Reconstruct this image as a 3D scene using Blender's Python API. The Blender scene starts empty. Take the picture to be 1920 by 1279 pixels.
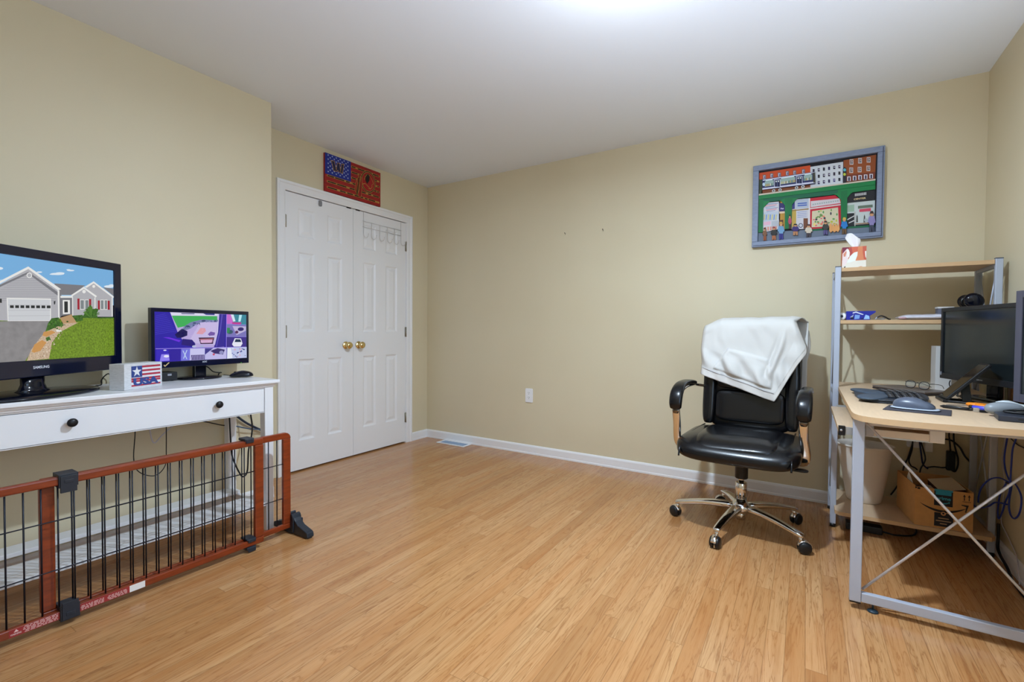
import bpy, bmesh, math, random
from mathutils import Vector, Matrix, noise
S = bpy.context.scene
C = S.collection
PI = math.pi
random.seed(7)
V3 = Vector

# ------------------------------------------------------------------ materials
def lin(c):
    def f(x):
        x /= 255.0
        return x / 12.92 if x <= 0.04045 else ((x + 0.055) / 1.055) ** 2.4
    return (f(c[0]), f(c[1]), f(c[2]), 1.0)

MATS = {}
def mat(name, rgb=(200, 200, 200), rough=0.5, metal=0.0, emit=0.0, noise_amt=0.0, noise_scale=30.0,
        bump=0.0, bump_scale=200.0, coat=0.0, alpha=1.0, trans=0.0, spec=0.5, stretch=(1, 1, 1), ior=1.45):
    if name in MATS:
        return MATS[name]
    m = bpy.data.materials.new(name)
    m.use_nodes = True
    nt = m.node_tree
    b = nt.nodes['Principled BSDF']
    c = lin(rgb)
    b.inputs['Base Color'].default_value = c
    b.inputs['Roughness'].default_value = rough
    b.inputs['Metallic'].default_value = metal
    b.inputs['Specular IOR Level'].default_value = spec
    b.inputs['Coat Weight'].default_value = coat
    b.inputs['Coat Roughness'].default_value = 0.08
    b.inputs['Alpha'].default_value = alpha
    b.inputs['Transmission Weight'].default_value = trans
    b.inputs['IOR'].default_value = ior
    src = None
    if noise_amt > 0 or bump > 0:
        tc = nt.nodes.new('ShaderNodeTexCoord')
        mp = nt.nodes.new('ShaderNodeMapping')
        mp.inputs['Scale'].default_value = stretch
        nt.links.new(tc.outputs['Object'], mp.inputs['Vector'])
    if noise_amt > 0:
        n = nt.nodes.new('ShaderNodeTexNoise')
        n.inputs['Scale'].default_value = noise_scale
        n.inputs['Detail'].default_value = 6
        nt.links.new(mp.outputs['Vector'], n.inputs['Vector'])
        r = nt.nodes.new('ShaderNodeValToRGB')
        lo = [max(0, x * (1 - noise_amt)) for x in c[:3]] + [1]
        hi = [min(1, x * (1 + noise_amt)) for x in c[:3]] + [1]
        r.color_ramp.elements[0].color = lo
        r.color_ramp.elements[0].position = 0.3
        r.color_ramp.elements[1].color = hi
        r.color_ramp.elements[1].position = 0.7
        nt.links.new(n.outputs['Fac'], r.inputs['Fac'])
        nt.links.new(r.outputs['Color'], b.inputs['Base Color'])
        src = r.outputs['Color']
    if bump > 0:
        n2 = nt.nodes.new('ShaderNodeTexNoise')
        n2.inputs['Scale'].default_value = bump_scale
        n2.inputs['Detail'].default_value = 4
        nt.links.new(mp.outputs['Vector'], n2.inputs['Vector'])
        bp = nt.nodes.new('ShaderNodeBump')
        bp.inputs['Strength'].default_value = bump
        bp.inputs['Distance'].default_value = 0.002
        nt.links.new(n2.outputs['Fac'], bp.inputs['Height'])
        nt.links.new(bp.outputs['Normal'], b.inputs['Normal'])
    if emit > 0:
        b.inputs['Emission Strength'].default_value = emit
        if src:
            nt.links.new(src, b.inputs['Emission Color'])
        else:
            b.inputs['Emission Color'].default_value = c
        b.inputs['Base Color'].default_value = (0, 0, 0, 1)
        if src:
            for l in list(b.inputs['Base Color'].links):
                nt.links.remove(l)
    MATS[name] = m
    return m

def paint(rgb, rough=0.6, **k):
    return mat('paint_%02x%02x%02x_%d' % (rgb[0], rgb[1], rgb[2], int(rough * 100)), rgb, rough, **k)

SCREEN_GAIN = 0.9
def glow(rgb, **k):
    return mat('screen_%02x%02x%02x' % rgb, rgb, 0.25, emit=SCREEN_GAIN, **k)

# ------------------------------------------------------------------ scene tree
WM = {}
def T(x, y, z, rz=0.0):
    return Matrix.Translation((x, y, z)) @ Matrix.Rotation(rz, 4, 'Z')

def tag(o, label=None, cat=None, group=None, kind=None):
    if label: o['label'] = label
    if cat: o['category'] = cat
    if group: o['group'] = group
    if kind: o['kind'] = kind
    return o

def thing(name, label, cat, loc=(0, 0, 0), rz=0.0, group=None):
    o = bpy.data.objects.new(name, None)
    o.empty_display_size = 0.05
    C.objects.link(o)
    o.location = loc
    o.rotation_euler = (0, 0, rz)
    WM[o.name] = T(loc[0], loc[1], loc[2], rz)
    return tag(o, label, cat, group)

def smooth_path(pts, n=6, closed=False):
    P = [V3(p) for p in pts]
    out = []
    N = len(P)
    rng = N if closed else N - 1
    for i in range(rng):
        if closed:
            p0, p1, p2, p3 = P[(i - 1) % N], P[i], P[(i + 1) % N], P[(i + 2) % N]
        else:
            p0, p1, p2, p3 = P[max(i - 1, 0)], P[i], P[i + 1], P[min(i + 2, N - 1)]
        for k in range(n):
            t = k / n
            out.append(0.5 * ((2 * p1) + (p2 - p0) * t + (2 * p0 - 5 * p1 + 4 * p2 - p3) * t * t + (3 * p1 - p0 - 3 * p2 + p3) * t ** 3))
    if not closed:
        out.append(P[-1])
    return out

class MB:
    def __init__(s, m=None):
        s.v = []; s.f = []; s.mi = []; s.sm = []; s.mats = []; s.cur = m
    def idx(s, m):
        m = m or s.cur
        if m not in s.mats:
            s.mats.append(m)
        return s.mats.index(m)
    def add(s, vs, fs, m=None, smooth=False):
        b = len(s.v); k = s.idx(m)
        s.v += [V3(v) for v in vs]
        for f in fs:
            s.f.append([b + i for i in f]); s.mi.append(k); s.sm.append(smooth)
        return s
    def box(s, lo, hi, m=None):
        x0, y0, z0 = lo; x1, y1, z1 = hi
        vs = [(x0, y0, z0), (x1, y0, z0), (x1, y1, z0), (x0, y1, z0), (x0, y0, z1), (x1, y0, z1), (x1, y1, z1), (x0, y1, z1)]
        return s.add(vs, [(0, 3, 2, 1), (4, 5, 6, 7), (0, 1, 5, 4), (1, 2, 6, 5), (2, 3, 7, 6), (3, 0, 4, 7)], m)
    def obox(s, c, ax, ay, az, m=None):
        c, ax, ay, az = V3(c), V3(ax), V3(ay), V3(az)
        vs = [c + ax * a + ay * b + az * d for d in (-1, 1) for a, b in ((-1, -1), (1, -1), (1, 1), (-1, 1))]
        fs = [(0, 3, 2, 1), (4, 5, 6, 7), (0, 1, 5, 4), (1, 2, 6, 5), (2, 3, 7, 6), (3, 0, 4, 7)]
        if ax.cross(ay).dot(az) < 0:
            fs = [f[::-1] for f in fs]
        return s.add(vs, fs, m)
    def bar(s, p0, p1, w, d, m=None, up=(0, 0, 1)):
        p0, p1 = V3(p0), V3(p1)
        t = (p1 - p0); L = t.length; t.normalize()
        u = V3(up)
        if abs(t.dot(u)) > 0.95: u = V3((0, 1, 0))
        a = t.cross(u).normalized(); b = a.cross(t)
        return s.obox((p0 + p1) / 2, t * L / 2, a * w / 2, b * d / 2, m)
    def tube(s, pts, r, m=None, n=8, closed=False, caps=True):
        P = [V3(p) for p in pts]; N = len(P)
        R = r if isinstance(r, (list, tuple)) else [r] * N
        tang = []
        for i in range(N):
            if closed: t = P[(i + 1) % N] - P[i - 1]
            else: t = P[min(i + 1, N - 1)] - P[max(i - 1, 0)]
            tang.append(t.normalized() if t.length > 1e-9 else V3((0, 0, 1)))
        a = tang[0].orthogonal().normalized()
        vs = []
        for i in range(N):
            a = a - tang[i] * a.dot(tang[i])
            a = a.normalized() if a.length > 1e-9 else tang[i].orthogonal().normalized()
            b = tang[i].cross(a)
            for k in range(n):
                th = 2 * PI * k / n
                vs.append(P[i] + (a * math.cos(th) + b * math.sin(th)) * R[i])
        fs = []
        for i in range(N if closed else N - 1):
            j = (i + 1) % N
            for k in range(n):
                l = (k + 1) % n
                fs.append((i * n + k, i * n + l, j * n + l, j * n + k))
        s.add(vs, fs, m, True)
        if caps and not closed:
            base = len(s.v) - len(vs)
            s.f.append([base + k for k in range(n)][::-1]); s.mi.append(s.idx(m)); s.sm.append(False)
            s.f.append([base + (N - 1) * n + k for k in range(n)]); s.mi.append(s.idx(m)); s.sm.append(False)
        return s
    def cyl(s, p0, p1, r0, r1=None, m=None, n=24):
        return s.tube([p0, p1], [r0, r0 if r1 is None else r1], m, n)
    def lathe(s, prof, c=(0, 0, 0), axis=(0, 0, 1), m=None, n=32, caps=True, sx=1.0, sy=1.0, xdir=None, smooth=True):
        ax = V3(axis).normalized()
        a = V3(xdir).normalized() if xdir else ax.orthogonal().normalized()
        b = ax.cross(a); c = V3(c)
        vs = []
        for r, z in prof:
            for k in range(n):
                th = 2 * PI * k / n
                vs.append(c + ax * z + a * (r * sx * math.cos(th)) + b * (r * sy * math.sin(th)))
        fs = []
        for i in range(len(prof) - 1):
            for k in range(n):
                l = (k + 1) % n
                fs.append((i * n + k, i * n + l, (i + 1) * n + l, (i + 1) * n + k))
        base = len(s.v)
        s.add(vs, fs, m, smooth)
        if caps:
            if prof[0][0] > 1e-6:
                s.f.append([base + k for k in range(n)][::-1]); s.mi.append(s.idx(m)); s.sm.append(False)
            if prof[-1][0] > 1e-6:
                s.f.append([base + (len(prof) - 1) * n + k for k in range(n)]); s.mi.append(s.idx(m)); s.sm.append(False)
        return s
    def prism(s, poly, O, U, W, N, d0, d1, m=None):
        O, U, W, N = V3(O), V3(U), V3(W), V3(N)
        area = sum(poly[i][0] * poly[(i + 1) % len(poly)][1] - poly[(i + 1) % len(poly)][0] * poly[i][1] for i in range(len(poly)))
        if area * U.cross(W).dot(N) * (1 if d1 > d0 else -1) < 0: poly = poly[::-1]
        n = len(poly)
        vs = [O + U * a + W * b + N * d0 for a, b in poly] + [O + U * a + W * b + N * d1 for a, b in poly]
        fs = [list(range(n))[::-1], [n + i for i in range(n)]]
        for i in range(n):
            j = (i + 1) % n
            fs.append((i, j, n + j, n + i))
        return s.add(vs, fs, m)
    def sheet(s, poly, O, U, W, N, d, m=None):
        O, U, W, N = V3(O), V3(U), V3(W), V3(N)
        area = sum(poly[i][0] * poly[(i + 1) % len(poly)][1] - poly[(i + 1) % len(poly)][0] * poly[i][1] for i in range(len(poly)))
        if area * U.cross(W).dot(N) < 0: poly = poly[::-1]
        return s.add([O + U * a + W * b + N * d for a, b in poly], [list(range(len(poly)))], m)
    def sup(s, c, r, e1=0.4, e2=0.4, m=None, nu=32, nv=20, fn=None, rot=None):
        """rounded box / pillow: superellipsoid with squareness exponents (vertical e1, plan e2)"""
        c = V3(c)
        def pw(x, e): return math.copysign(abs(x) ** e, x)
        vs = []
        for j in range(nv + 1):
            ph = -PI / 2 + PI * j / nv
            for i in range(nu):
                th = 2 * PI * i / nu
                p = V3((r[0] * pw(math.cos(ph), e1) * pw(math.cos(th), e2), r[1] * pw(math.cos(ph), e1) * pw(math.sin(th), e2), r[2] * pw(math.sin(ph), e1)))
                if fn: p = V3(fn(p))
                if rot: p = rot @ p
                vs.append(c + p)
        fs = []
        for j in range(nv):
            for i in range(nu):
                k = (i + 1) % nu
                fs.append((j * nu + i, j * nu + k, (j + 1) * nu + k, (j + 1) * nu + i))
        return s.add(vs, fs, m, True)
    def grid(s, fn, nu, nv, m=None, smooth=True):
        vs = [fn(i / nu, j / nv) for j in range(nv + 1) for i in range(nu + 1)]
        fs = [(j * (nu + 1) + i, j * (nu + 1) + i + 1, (j + 1) * (nu + 1) + i + 1, (j + 1) * (nu + 1) + i) for j in range(nv) for i in range(nu)]
        return s.add(vs, fs, m, smooth)
    def text(s, txt, O, U, W, N, d, h, m=None, width=None, align='CENTER', bold=0.0, depth=0.0):
        """lettering: cap height h, optional total width, centred on O"""
        cu = bpy.data.curves.new('t', 'FONT'); cu.body = txt; cu.size = 1.0
        cu.align_x = 'LEFT'; cu.offset = bold; cu.resolution_u = 3
        o = bpy.data.objects.new('t', cu); C.objects.link(o)
        dg = bpy.context.evaluated_depsgraph_get()
        me = bpy.data.meshes.new_from_object(o.evaluated_get(dg))
        xs = [v.co.x for v in me.vertices]; ys = [v.co.y for v in me.vertices]
        x0, x1 = min(xs), max(xs); y0, y1 = min(0, min(ys)), max(ys)
        k = h / (max(ys) - (0 if min(ys) < -0.1 else min(ys)))
        kx = k if width is None else width / (x1 - x0)
        O, U, W, N = V3(O), V3(U), V3(W), V3(N)
        ox = -(x0 + x1) / 2 if align == 'CENTER' else -x0
        vs = [O + U * ((v.co.x + ox) * kx) + W * (v.co.y * k) + N * d for v in me.vertices]
        fs = [list(p.vertices) for p in me.polygons]
        if U.cross(W).dot(N) < 0: fs = [f[::-1] for f in fs]
        s.add(vs, fs, m)
        bpy.data.objects.remove(o); bpy.data.curves.remove(cu); bpy.data.meshes.remove(me)
        return s
    def build(s, name, parent=None, bevel=0.0, seg=2, sub=0, local=False, loc=None, label=None, solid=0.0, smooth_all=False, auto=True):
        if parent is not None:
            M = WM[parent.name]
        elif loc is not None:
            M = T(*loc)
        else:
            M = Matrix.Identity(4)
        inv = Matrix.Identity(4) if local else M.inverted()
        me = bpy.data.meshes.new(name)
        me.from_pydata([inv @ v for v in s.v], [], s.f)
        for m in s.mats: me.materials.append(m)
        for p, k, q in zip(me.polygons, s.mi, s.sm):
            p.material_index = k; p.use_smooth = q or smooth_all
        me.validate(); me.update()
        o = bpy.data.objects.new(name, me)
        C.objects.link(o)
        WM[o.name] = M
        if parent is not None: o.parent = parent
        else: o.matrix_world = M
        if label: o['label'] = label
        if solid:
            md = o.modifiers.new('solid', 'SOLIDIFY'); md.thickness = solid; md.offset = 0
        if bevel:
            md = o.modifiers.new('bevel', 'BEVEL'); md.width = bevel; md.segments = seg; md.limit_method = 'ANGLE'; md.angle_limit = math.radians(40)
            md.harden_normals = False
        if sub:
            md = o.modifiers.new('sub', 'SUBSURF'); md.levels = sub; md.render_levels = sub
        return o

def struct(name, mb, bevel=0.0, label=None):
    o = mb.build(name, bevel=bevel)
    o['kind'] = 'structure'
    if label: o['label'] = label
    return o

def homography(px, uv):
    """plane map fixed by four corners: px -> uv"""
    A = []
    for (x, y), (u, v) in zip(px, uv):
        A.append([x, y, 1, 0, 0, 0, -u * x, -u * y, u]); A.append([0, 0, 0, x, y, 1, -v * x, -v * y, v])
    n = 8
    for i in range(n):
        p = max(range(i, n), key=lambda r: abs(A[r][i])); A[i], A[p] = A[p], A[i]
        for r in range(n):
            if r != i:
                k = A[r][i] / A[i][i]
                A[r] = [a - k * b for a, b in zip(A[r], A[i])]
    h = [A[i][8] / A[i][i] for i in range(n)]
    def f(x, y):
        w = h[6] * x + h[7] * y + 1
        return ((h[0] * x + h[1] * y + h[2]) / w, (h[3] * x + h[4] * y + h[5]) / w)
    return f

def rect(x0, y0, x1, y1): return [(x0, y0), (x1, y0), (x1, y1), (x0, y1)]
def disc(cx, cy, r, n=16, ry=None): return [(cx + r * math.cos(2 * PI * k / n), cy + (ry or r) * math.sin(2 * PI * k / n)) for k in range(n)]
X, Y, Z = V3((1, 0, 0)), V3((0, 1, 0)), V3((0, 0, 1))
# ------------------------------------------------------------------ shared materials
M_WHITE = mat('white_trim_paint', (234, 235, 238), 0.32)
M_DOOR = mat('white_door_paint', (234, 235, 238), 0.35)
M_TABLE = mat('white_stained_wood', (228, 229, 233), 0.33)
M_BLACK = mat('black_plastic', (18, 19, 22), 0.38)
M_GLOSSBLACK = mat('gloss_black_plastic', (10, 13, 26), 0.12)
M_CORD = mat('black_cord_rubber', (14, 14, 17), 0.5)
M_BRASS = mat('polished_brass', (232, 208, 146), 0.17, 1.0)
M_CHROME = mat('polished_chrome', (225, 222, 218), 0.08, 1.0)
M_STEELGREY = mat('silver_grey_metal_paint', (178, 186, 202), 0.4, 0.15)
M_LEATHER = mat('black_leather', (8, 9, 13), 0.27, bump=0.08, bump_scale=260, coat=0.12, spec=0.45)
M_DARKMETAL = mat('dark_bronze_knob', (34, 33, 36), 0.4, 0.4)
M_PAPER = mat('white_paper', (236, 238, 242), 0.8)

def wall_material():
    m = bpy.data.materials.new('cream_wall_paint'); m.use_nodes = True
    nt = m.node_tree; b = nt.nodes['Principled BSDF']
    tc = nt.nodes.new('ShaderNodeTexCoord')
    n1 = nt.nodes.new('ShaderNodeTexNoise'); n1.inputs['Scale'].default_value = 1.3; n1.inputs['Detail'].default_value = 3
    nt.links.new(tc.outputs['Object'], n1.inputs['Vector'])
    r = nt.nodes.new('ShaderNodeValToRGB')
    r.color_ramp.elements[0].color = lin((210, 199, 170)); r.color_ramp.elements[0].position = 0.3
    r.color_ramp.elements[1].color = lin((214, 204, 176)); r.color_ramp.elements[1].position = 0.7
    nt.links.new(n1.outputs['Fac'], r.inputs['Fac']); nt.links.new(r.outputs['Color'], b.inputs['Base Color'])
    n2 = nt.nodes.new('ShaderNodeTexNoise'); n2.inputs['Scale'].default_value = 140
    nt.links.new(tc.outputs['Object'], n2.inputs['Vector'])
    bp = nt.nodes.new('ShaderNodeBump'); bp.inputs['Strength'].default_value = 0.06; bp.inputs['Distance'].default_value = 0.002
    nt.links.new(n2.outputs['Fac'], bp.inputs['Height']); nt.links.new(bp.outputs['Normal'], b.inputs['Normal'])
    b.inputs['Roughness'].default_value = 0.5
    b.inputs['Specular IOR Level'].default_value = 0.35
    return m
M_WALL = wall_material()
M_CEIL = mat('flat_white_ceiling_paint', (229, 236, 247), 0.85, bump=0.05, bump_scale=120)

def floor_material():
    m = bpy.data.materials.new('oak_strip_floor'); m.use_nodes = True
    nt = m.node_tree; b = nt.nodes['Principled BSDF']; N = nt.nodes.new; L = nt.links.new
    def math_(op, a, c=None):
        n = N('ShaderNodeMath'); n.operation = op
        for i, v in enumerate((a, c)):
            if v is None: continue
            if isinstance(v, (int, float)): n.inputs[i].default_value = v
            else: L(v, n.inputs[i])
        return n.outputs[0]
    tc = N('ShaderNodeTexCoord'); sp = N('ShaderNodeSeparateXYZ'); L(tc.outputs['Object'], sp.inputs[0])
    px = math_('DIVIDE', sp.outputs['X'], 0.0575)
    row = math_('FLOOR', px); fx = math_('FRACT', px)
    wn = N('ShaderNodeTexWhiteNoise'); wn.noise_dimensions = '1D'; L(row, wn.inputs['W'])
    ln = math_('ADD', 0.75, math_('MULTIPLY', wn.outputs['Value'], 0.75))
    sh = N('ShaderNodeTexWhiteNoise'); sh.noise_dimensions = '1D'; L(math_('ADD', row, 51.3), sh.inputs['W'])
    py = math_('ADD', math_('DIVIDE', sp.outputs['Y'], ln), math_('MULTIPLY', sh.outputs['Value'], 7.0))
    cell = math_('FLOOR', py); fy = math_('FRACT', py)
    cb = N('ShaderNodeCombineXYZ'); L(row, cb.inputs['X']); L(cell, cb.inputs['Y'])
    pid = N('ShaderNodeTexWhiteNoise'); pid.noise_dimensions = '2D'; L(cb.outputs[0], pid.inputs['Vector'])
    # grain coordinates: stretched along Y, shifted per plank
    gc = N('ShaderNodeCombineXYZ')
    L(math_('ADD', math_('MULTIPLY', sp.outputs['X'], 24.0), math_('MULTIPLY', pid.outputs['Value'], 90.0)), gc.inputs['X'])
    L(math_('ADD', math_('MULTIPLY', sp.outputs['Y'], 1.7), math_('MULTIPLY', pid.outputs['Value'], 40.0)), gc.inputs['Y'])
    g1 = N('ShaderNodeTexNoise'); g1.inputs['Scale'].default_value = 1.0; g1.inputs['Detail'].default_value = 5; g1.inputs['Distortion'].default_value = 1.1
    L(gc.outputs[0], g1.inputs['Vector'])
    # cathedral bands
    bands = math_('FRACT', math_('MULTIPLY', g1.outputs['Fac'], 7.0))
    bandd = math_('ABSOLUTE', math_('SUBTRACT', bands, 0.5))
    gf = N('ShaderNodeCombineXYZ')
    L(math_('ADD', math_('MULTIPLY', sp.outputs['X'], 420.0), math_('MULTIPLY', pid.outputs['Value'], 33.0)), gf.inputs['X'])
    L(math_('MULTIPLY', sp.outputs['Y'], 14.0), gf.inputs['Y'])
    g2 = N('ShaderNodeTexNoise'); g2.inputs['Scale'].default_value = 1.0; g2.inputs['Detail'].default_value = 3
    L(gf.outputs[0], g2.inputs['Vector'])
    # plank base colour
    r = N('ShaderNodeValToRGB'); cr = r.color_ramp
    cols = [(0.0, (158, 112, 70)), (0.04, (176, 128, 82)), (0.3, (184, 137, 90)), (0.6, (190, 144, 97)), (0.85, (196, 151, 104)), (1.0, (189, 140, 90))]
    while len(cr.elements) < len(cols): cr.elements.new(0.5)
    for e, (p, c) in zip(cr.elements, cols): e.position = p; e.color = lin(c)
    L(pid.outputs['Value'], r.inputs['Fac'])
    def mix(fac, a, c, mode='MIX'):
        n = N('ShaderNodeMix'); n.data_type = 'RGBA'; n.blend_type = mode
        if isinstance(fac, (int, float)): n.inputs[0].default_value = fac
        else: L(fac, n.inputs[0])
        for i, v in ((6, a), (7, c)):
            if isinstance(v, tuple): n.inputs[i].default_value = v
            else: L(v, n.inputs[i])
        return n.outputs[2]
    f1 = math_('MULTIPLY', math_('POWER', math_('MULTIPLY', bandd, 2.0), 6.0), 0.66)
    c1 = mix(f1, r.outputs['Color'], lin((126, 78, 40)))
    mr = N('ShaderNodeMapRange'); mr.inputs[1].default_value = 0.53; mr.inputs[2].default_value = 0.72
    L(g2.outputs['Fac'], mr.inputs[0])
    c2 = mix(math_('MULTIPLY', mr.outputs[0], 0.38), c1, lin((134, 82, 42)))
    g4 = N('ShaderNodeTexNoise'); g4.inputs['Scale'].default_value = 1.0; g4.inputs['Detail'].default_value = 4; g4.inputs['Distortion'].default_value = 0.4
    gs = N('ShaderNodeCombineXYZ'); L(math_('ADD', math_('MULTIPLY', sp.outputs['X'], 75.0), math_('MULTIPLY', pid.outputs['Value'], 60.0)), gs.inputs['X']); L(math_('MULTIPLY', sp.outputs['Y'], 2.2), gs.inputs['Y'])
    L(gs.outputs[0], g4.inputs['Vector'])
    mr4 = N('ShaderNodeMapRange'); mr4.inputs[1].default_value = 0.46; mr4.inputs[2].default_value = 0.70; L(g4.outputs['Fac'], mr4.inputs[0])
    c2 = mix(math_('MULTIPLY', mr4.outputs[0], 0.42), c2, lin((150, 94, 48)))
    # broad tone drift
    g3 = N('ShaderNodeTexNoise'); g3.inputs['Scale'].default_value = 1.0; g3.inputs['Detail'].default_value = 2
    gb = N('ShaderNodeCombineXYZ'); L(math_('MULTIPLY', sp.outputs['X'], 9.0), gb.inputs['X']); L(math_('ADD', math_('MULTIPLY', sp.outputs['Y'], 1.2), math_('MULTIPLY', pid.outputs['Value'], 20.0)), gb.inputs['Y'])
    L(gb.outputs[0], g3.inputs['Vector'])
    mr3 = N('ShaderNodeMapRange'); mr3.inputs[1].default_value = 0.35; mr3.inputs[2].default_value = 0.7; L(g3.outputs['Fac'], mr3.inputs[0])
    c3 = mix(math_('MULTIPLY', mr3.outputs[0], 0.45), c2, lin((176, 112, 58)))
    # seams
    ex = math_('MINIMUM', fx, math_('SUBTRACT', 1.0, fx))
    ey = math_('MULTIPLY', math_('MINIMUM', fy, math_('SUBTRACT', 1.0, fy)), math_('DIVIDE', ln, 0.0575))
    ed = math_('MINIMUM', ex, ey)
    sm = N('ShaderNodeMapRange'); sm.inputs[1].default_value = 0.008; sm.inputs[2].default_value = 0.03; sm.inputs[3].default_value = 1.0; sm.inputs[4].default_value = 0.0
    L(ed, sm.inputs[0])
    c4 = mix(math_('MULTIPLY', sm.outputs[0], 0.40), c3, lin((92, 54, 26)))
    L(c4, b.inputs['Base Color'])
    b.inputs['Roughness'].default_value = 0.21
    b.inputs['Specular IOR Level'].default_value = 0.5
    bp = N('ShaderNodeBump'); bp.inputs['Strength'].default_value = 0.12; bp.inputs['Distance'].default_value = 0.001
    L(math_('SUBTRACT', math_('MULTIPLY', g2.outputs['Fac'], 0.4), sm.outputs[0]), bp.inputs['Height'])
    L(bp.outputs['Normal'], b.inputs['Normal'])
    return m
M_FLOOR = floor_material()

# ------------------------------------------------------------------ room shell
H = 2.433; XR = 3.941; XL = 0.340; YC = -1.780; YF = -4.30
DY0, DY1, DZ = -1.480, -0.290, 2.035           # closet opening
struct('floor', MB(M_FLOOR).box((-0.75, YF, -0.08), (XR + 0.12, 0.12, 0.0)))
struct('ceiling', MB(M_CEIL).box((-0.12, YF, H), (XR + 0.12, 0.12, H + 0.1)))
struct('wall_back', MB(M_WALL).box((-0.12, 0.0, 0.0), (XR + 0.12, 0.12, H)))
WY0, WY1, WZ0, WZ1 = -3.35, -1.95, 0.75, 2.15
w = MB(M_WALL)
w.box((XR, WY1, 0.0), (XR + 0.12, -0.0005, H)); w.box((XR, YF, 0.0), (XR + 0.12, WY0, H)); w.box((XR, WY0, 0.0), (XR + 0.12, WY1, WZ0)); w.box((XR, WY0, WZ1), (XR + 0.12, WY1, H))
struct('wall_right', w)
w = MB(M_WHITE)
for y0_, y1_, z0_, z1_ in ((WY0, WY0 + 0.04, WZ0, WZ1), (WY1 - 0.04, WY1, WZ0, WZ1), (WY0 + 0.04, WY1 - 0.04, WZ0, WZ0 + 0.04), (WY0 + 0.04, WY1 - 0.04, WZ1 - 0.04, WZ1), (WY0 + 0.04, WY1 - 0.04, 1.43, 1.47)):
    w.box((XR + 0.04, y0_, z0_), (XR + 0.09, y1_, z1_))
struct('window_1', w)
struct('wall_left', MB(M_WALL).box((0.0, YF, 0.0), (XL, YC, H)))
struct('wall_front', MB(M_WALL).box((0.0, YF - 0.12, 0.0), (XR + 0.12, YF - 0.0005, H)))
w = MB(M_WALL)
w.box((-0.12, YC, 0.0), (0.0, DY0, H)); w.box((-0.12, DY1, 0.0), (0.0, -0.0005, H)); w.box((-0.12, DY0, DZ + 0.004), (0.0, DY1, H))
struct('wall_closet', w)
M_DARKVOID = mat('dark_closet_void', (70, 66, 60), 0.9)  # closet darkness put into the colour so the door gaps read dark
struct('wall_closet_inside', MB(M_DARKVOID).box((-0.74, DY0 - 0.1, 0.0), (-0.70, DY1 + 0.1, H)).box((-0.70, DY0 - 0.1, 0.0), (-0.1205, DY0 - 0.06, H)).box((-0.70, DY1 + 0.06, 0.0), (-0.1205, DY1 + 0.1, H)).box((-0.70, DY0 - 0.06, H - 0.05), (-0.1205, DY1 + 0.06, H)))

BB = 0.077
def base_profile(mb, p0, p1, n, m):
    """baseboard from p0 to p1 with outward normal n: plain board, eased top, small toe"""
    p0, p1, n = V3(p0), V3(p1), V3(n)
    t = (p1 - p0); L = t.length; t.normalize()
    prof = [(0, 0), (0.014, 0), (0.014, 0.012), (0.0115, 0.016), (0.0115, BB - 0.014), (0.008, BB - 0.004), (0.004, BB), (0, BB)]
    mb.prism(prof, p0, n, Z, t, 0, L, m)
g = 0.0006
b = MB(M_WHITE); base_profile(b, (0.015, -g, 0), (XR - 0.015, -g, 0), (0, -1, 0), None); struct('baseboard_back', b)
b = MB(M_WHITE); base_profile(b, (g, -0.218, 0), (g, -0.001, 0), (1, 0, 0), None); struct('baseboard_closet', b)
b = MB(M_WHITE); base_profile(b, (XL + g, YF, 0), (XL + g, YC, 0), (1, 0, 0), None); struct('baseboard_left', b)
b = MB(M_WHITE); base_profile(b, (XR - g, YF, 0), (XR - g, -0.001, 0), (-1, 0, 0), None); struct('baseboard_right', b)

# closet casing
def casing():
    mb = MB(M_WHITE)
    cw = 0.066
    prof = [(0, 0), (0.018, 0), (0.018, 0.016), (0.012, 0.022), (0.012, cw - 0.012), (0.008, cw), (0, cw)]  # (out, across) outer edge -> inner
    y0, y1, zt = DY0 - cw, DY1 + cw, DZ + cw
    # mitred frame: each profile point extruded around three sides
    ring = []
    for out, ac in prof:
        ring.append([V3((out + g, y0 + ac, 0)), V3((out + g, y0 + ac, zt - ac)), V3((out + g, y1 - ac, zt - ac)), V3((out + g, y1 - ac, 0))])
    n = len(prof)
    vs = [p for r_ in ring for p in r_]
    fs = []
    for i in range(n):
        j = (i + 1) % n
        for k in range(3):
            fs.append((i * 4 + k, j * 4 + k, j * 4 + k + 1, i * 4 + k + 1))
    fs.append([i * 4 for i in range(n)]); fs.append([i * 4 + 3 for i in range(n)])
    mb.add(vs, fs)
    # jamb lining and stop inside the opening
    mb.box((-0.119, DY0 - 0.0, 0), (0.0, DY0 + 0.003, DZ)); mb.box((-0.119, DY1 - 0.003, 0), (0.0, DY1, DZ))
    mb.box((-0.119, DY0, DZ + 0.0005), (0.0, DY1, DZ + 0.003))
    return mb
o = struct('trim_1', casing())
bm = bmesh.new(); bm.from_mesh(o.data); bmesh.ops.recalc_face_normals(bm, faces=bm.faces); bm.to_mesh(o.data); bm.free()

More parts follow.
